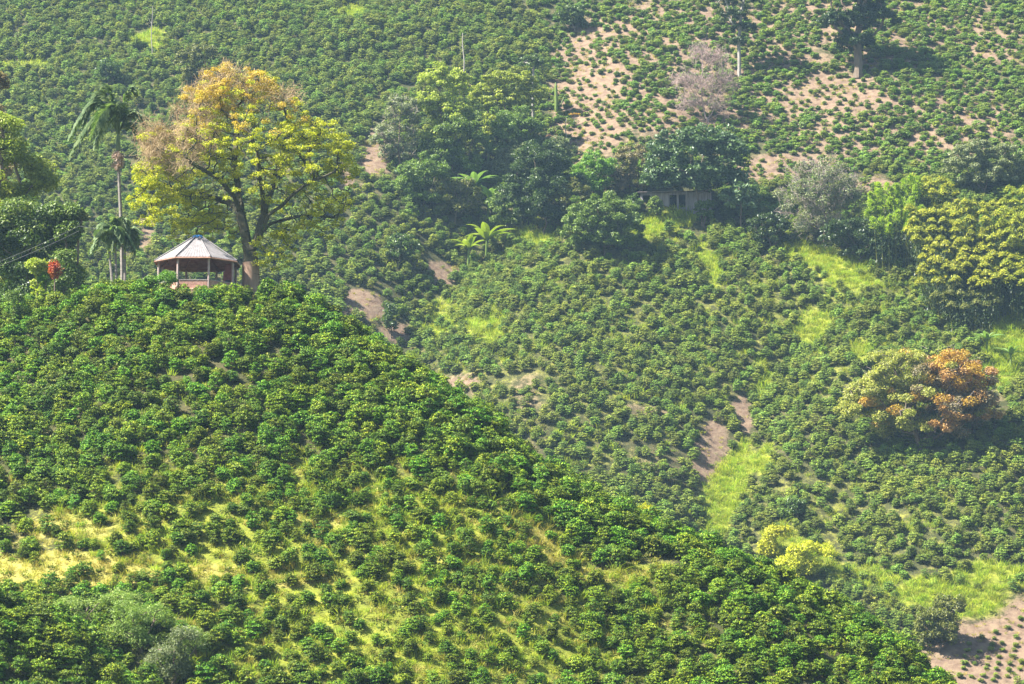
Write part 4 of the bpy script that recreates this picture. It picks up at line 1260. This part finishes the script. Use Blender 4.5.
# lower bushes right in front of the shelter so that its base shows
sz *= np.where((np.abs(U - 196) < 40) & (V < 318) & (zn == 0), 1.08, np.where((np.abs(U - 252) < 16) & (V < 325) & (zn == 0), .62, 1))
X, Y, Z, sz, U, V, Dp, zn = [a[ok] for a in (X, Y, Z, sz, U, V, Dp, zn)]
score = sz / Dp
vis = (U > 6) & (U < W - 6) & (V > 20) & (V < HH + 4)
order = np.argsort(-np.where(vis, 1 / Dp, 0))
pick = order[:300]
rest = np.ones(len(X), bool); rest[pick] = False
LB = {0: ('glossy green coffee bush in the lowest rows of the near hill, along the bottom edge', 'coffee bushes lowest on the near hill'),
      2: ('glossy dark green coffee bush on the small spur in the bottom left corner', 'coffee bushes on the small spur')}
protos = []
for k in range(len(forms)):
    e_ = empty('coffee_bush', (0, 0, 0))
    for nm, me in (('foliage', near_leaf[k]), ('stem', near_stem[k])):
        o = bpy.data.objects.new(nm, me); COL.objects.link(o); o.parent = e_
    protos.append(e_)
usedp = set()
for q in pick:
    k = int(R.integers(0, len(forms)))
    src = protos[k]
    if k not in usedp:
        o = src; usedp.add(k)
    else:
        o = src.copy(); COL.objects.link(o)
        for ch in src.children:
            c = ch.copy(); COL.objects.link(c); c.parent = o
    o.location = (float(X[q]), float(Y[q]), float(Z[q])); o.rotation_euler = (float(R.normal() * .06), float(R.normal() * .06), float(R.uniform(0, 6.28)))
    s_ = float(sz[q]); o.scale = (s_ * R.uniform(.92, 1.1), s_ * R.uniform(.92, 1.1), s_)
    lb, gp = LB[int(zn[q])]
    tag(o, lb, 'coffee bush', gp)


def rots(n, tilt=.06): return np.stack([R.normal(size=n) * tilt, R.normal(size=n) * tilt, R.uniform(0, 2 * PI, n)], 1)


def szs(s, j=.12):
    n = len(s); return np.stack([s * R.uniform(1 - j, 1 + j, n), s * R.uniform(1 - j, 1 + j, n), s * R.uniform(.95, 1.08, n)], 1)


n = rest.sum()
scatter('coffee_bushes', 'glossy green coffee bushes covering the near hill above its lowest rows', 'coffee bushes', np.stack([X, Y, Z], 1)[rest], rots(n), szs(sz[rest]), R.integers(0, 12, n), c_near)
print('near coffee', n)

# ------------------------------------------------------------------ coffee: far slope
X, Y = lattice(-120, 120, 268, 560, 1.34, 1.20, .17)
Z = z_far(X, Y); zn = zone(X, Y)
ok, U, V, Dp = in_view(X, Y, Z, 60, 40)
so, gr, sw, nz, _, _ = masks(X, Y, Z, zn)
ok &= (zn == 1) & kept(X, Y)
plot = blobs(U, V, [(985, 655, 62, 36, -12, 1), (1030, 640, 40, 40, 0, 1), (960, 690, 40, 30, 0, 1)]) > .3
# upper right: the young plantation on open soil
edge = 556 + 14 * fbm(Y / 9, X / 9, 91) - (V - 60) * .10
yreg = (U > edge) & (V < 178 + 8 * nz + np.where(U > 860, -10, 0)) & (V > -80)
ok &= ~plot
mature = ok & ~yreg & (R.random(len(X)) < .92 - 1.0 * so - np.where(gr > .45, 1.0, .25) * gr + .45 * nz)
sm = R.uniform(.66, 1.12, len(X)) * (1 - .15 * gr) * (1 + .12 * fbm(X / 25, Y / 25, 93))
sel = mature; n = sel.sum(); print('far coffee', n)
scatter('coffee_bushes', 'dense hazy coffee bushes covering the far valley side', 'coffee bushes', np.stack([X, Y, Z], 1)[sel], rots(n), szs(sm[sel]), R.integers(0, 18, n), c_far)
tiny = blobs(U, V, [(590, 95, 32, 60, 0, 1), (830, 95, 45, 18, -8, .9), (775, 168, 60, 14, -10, .8)])
young = ok & yreg & (R.random(len(X)) < .88 - .10 * so - .15 * tiny + .22 * nz)
sy_ = R.uniform(.52, .98, len(X)) * (1.12 - .4 * tiny) * (1 + .25 * fbm(X / 20, Y / 20, 95))
sel = young; n = sel.sum(); print('young', n)
scatter('young_coffee_plants', 'young coffee plants in open rows on bare pinkish soil, upper right', 'coffee plants', np.stack([X, Y, Z], 1)[sel], rots(n), szs(sy_[sel]), R.integers(0, 5, n), c_young)

# seedlings on the bare plot, bottom right: each one a thing
sp = []
for r_i in range(8):
    for k in range(13):
        sp.append((946 + r_i * 11.5 + k * 1.6 + R.uniform(-1.3, 1.3), 690 - k * 6.2 + R.uniform(-1, 1)))
proto_seed = None
yl = [lf.mesh('seedling_foliage', M['seedling']) for lf, st in forms_young]
ys = [st.mesh('seedling_stem', M['stem']) for lf, st in forms_young]
for px, py in sp:
    if px > 1023 or py > 683 or py < 640 - (px - 975) * .42 or px < 956: continue
    if R.random() < .12: continue
    b = at(px, py); k = int(R.integers(0, 5))
    o = empty('seedling', b, float(R.uniform(0, 6))); s_ = float(R.uniform(.36, .62)); o.scale = (s_, s_, s_)
    tag(o, 'small green seedling in a row on the bare plot at bottom right', 'seedling', 'seedlings on the bare plot')
    for nm, me in (('foliage', yl[k]), ('stem', ys[k])):
        c = bpy.data.objects.new(nm, me); COL.objects.link(c); c.parent = o

# ------------------------------------------------------------------ grass, straw and weeds
def ground_cover(name, label, cat, coll, nf, want, x0, x1, y0, y1, step, smin, smax, fn, zf):
    X, Y = lattice(x0, x1, y0, y1, step, step, .35)
    Z = zf(X, Y); zn = zone(X, Y)
    ok, U, V, D = in_view(X, Y, Z, 30, 30)
    so, gr, sw, nz, _, _ = masks(X, Y, Z, zn)
    ok &= np.isin(zn, want) & (R.random(len(X)) < fn(so, gr, sw, nz, U, V))
    yr = np.interp(X, _r[:, 0], _r[:, 1]); ok &= ~((zn == 0) & (Y > yr + 5))
    P = np.stack([X, Y, Z - .02], 1)[ok]; n = len(P)
    print(name, n)
    return scatter(name, label, cat, P, rots(n, .15), szs(R.uniform(smin, smax, n)), R.integers(0, nf, n), coll)


ground_cover('grass', 'fresh yellow-green grass between the bushes of the near hill', 'grass', c_grass, 5, [0, 2], -60, 60, 146, 240, .62, .6, 1.1, lambda so, gr, sw, nz, U, V: np.clip(.07 + .62 * gr - .4 * sw + .3 * nz, 0, 1), H)
ground_cover('dry_grass', 'straw-coloured grass patches on the near hill', 'grass', c_straw, 5, [0], -60, 60, 146, 240, .55, .6, 1.1, lambda so, gr, sw, nz, U, V: np.clip(1.2 * sw + .36 * gr + .2 * nz, 0, 1), H)
ground_cover('undergrowth', 'low weeds and litter plants under the near coffee', 'weeds', c_weed, 5, [0, 2], -60, 60, 146, 240, .8, .6, 1.3, lambda so, gr, sw, nz, U, V: .8 - .4 * so - .3 * sw + nz, H)
ground_cover('grass', 'bright grass in the gullies and clearings of the far valley side', 'grass', c_grass, 5, [1], -100, 100, 268, 560, .62, .9, 1.7, lambda so, gr, sw, nz, U, V: np.clip(np.where(gr > .45, 1.05, .55) * gr + .35 * nz - .05 - .5 * so, 0, 1), z_far)
ground_cover('dry_grass', 'dry grass tufts on the bare soil of the far valley side', 'grass', c_straw, 5, [1], -100, 100, 268, 560, .95, .5, 1.0, lambda so, gr, sw, nz, U, V: np.clip(.5 * so + .5 * nz - .08, 0, 1), z_far)
ground_cover('undergrowth', 'low weeds between the bushes of the far valley side', 'weeds', c_weed, 5, [1], -100, 100, 268, 560, 1.3, .7, 1.5, lambda so, gr, sw, nz, U, V: np.clip(.42 - .36 * so + nz, 0, 1), z_far)

# ------------------------------------------------------------------ haze, sky, sun
hm, nt, out = newmat('valley_haze')
pv = nd(nt, 'ShaderNodeVolumePrincipled'); pv.inputs['Color'].default_value = (.48, .74, 1.0, 1); pv.inputs['Density'].default_value = .00015; pv.inputs['Anisotropy'].default_value = .2
nt.links.new(pv.outputs[0], out.inputs['Volume'])
zmin, zmax = float(GZ.min()) - 1, float(GZ.max()) + 6
t = MB(); t.box((-602, -122, zmin), (602, 902, zmax)); hz = t.build('haze', hm); tag(hz, 'thin blue-white air over the valley', 'haze', kind='stuff')

SUN = Vector((-.62, -.18, .77)).normalized()
sl = bpy.data.lights.new('sun', 'SUN'); sl.energy = 5.0; sl.angle = math.radians(.53); sl.color = (1.0, .95, .86)
so_ = bpy.data.objects.new('sun', sl); COL.objects.link(so_); so_.rotation_euler = SUN.to_track_quat('Z', 'Y').to_euler()
w = bpy.data.worlds.new('World'); scene.world = w; w.use_nodes = True
nt = w.node_tree; nt.nodes.clear()
sk_ = nt.nodes.new('ShaderNodeTexSky'); sk_.sky_type = 'NISHITA'; sk_.sun_disc = False
sk_.sun_elevation = math.asin(SUN.z); sk_.sun_rotation = math.atan2(SUN.x, SUN.y)
bg = nt.nodes.new('ShaderNodeBackground'); bg.inputs[1].default_value = .05
wo = nt.nodes.new('ShaderNodeOutputWorld'); nt.links.new(sk_.outputs[0], bg.inputs[0]); nt.links.new(bg.outputs[0], wo.inputs[0])

scene.view_settings.view_transform = 'Standard'; scene.view_settings.look = 'None'
scene.view_settings.gamma = 1.0; scene.view_settings.use_curve_mapping = False
scene.view_settings.exposure = 2.0
scene.cycles.max_bounces = 5; scene.cycles.diffuse_bounces = 3; scene.cycles.glossy_bounces = 1; scene.cycles.transmission_bounces = 3; scene.cycles.volume_bounces = 0
scene.cycles.transparent_max_bounces = 2
scene.cycles.use_denoising = True
scene.cycles.sample_clamp_indirect = 6
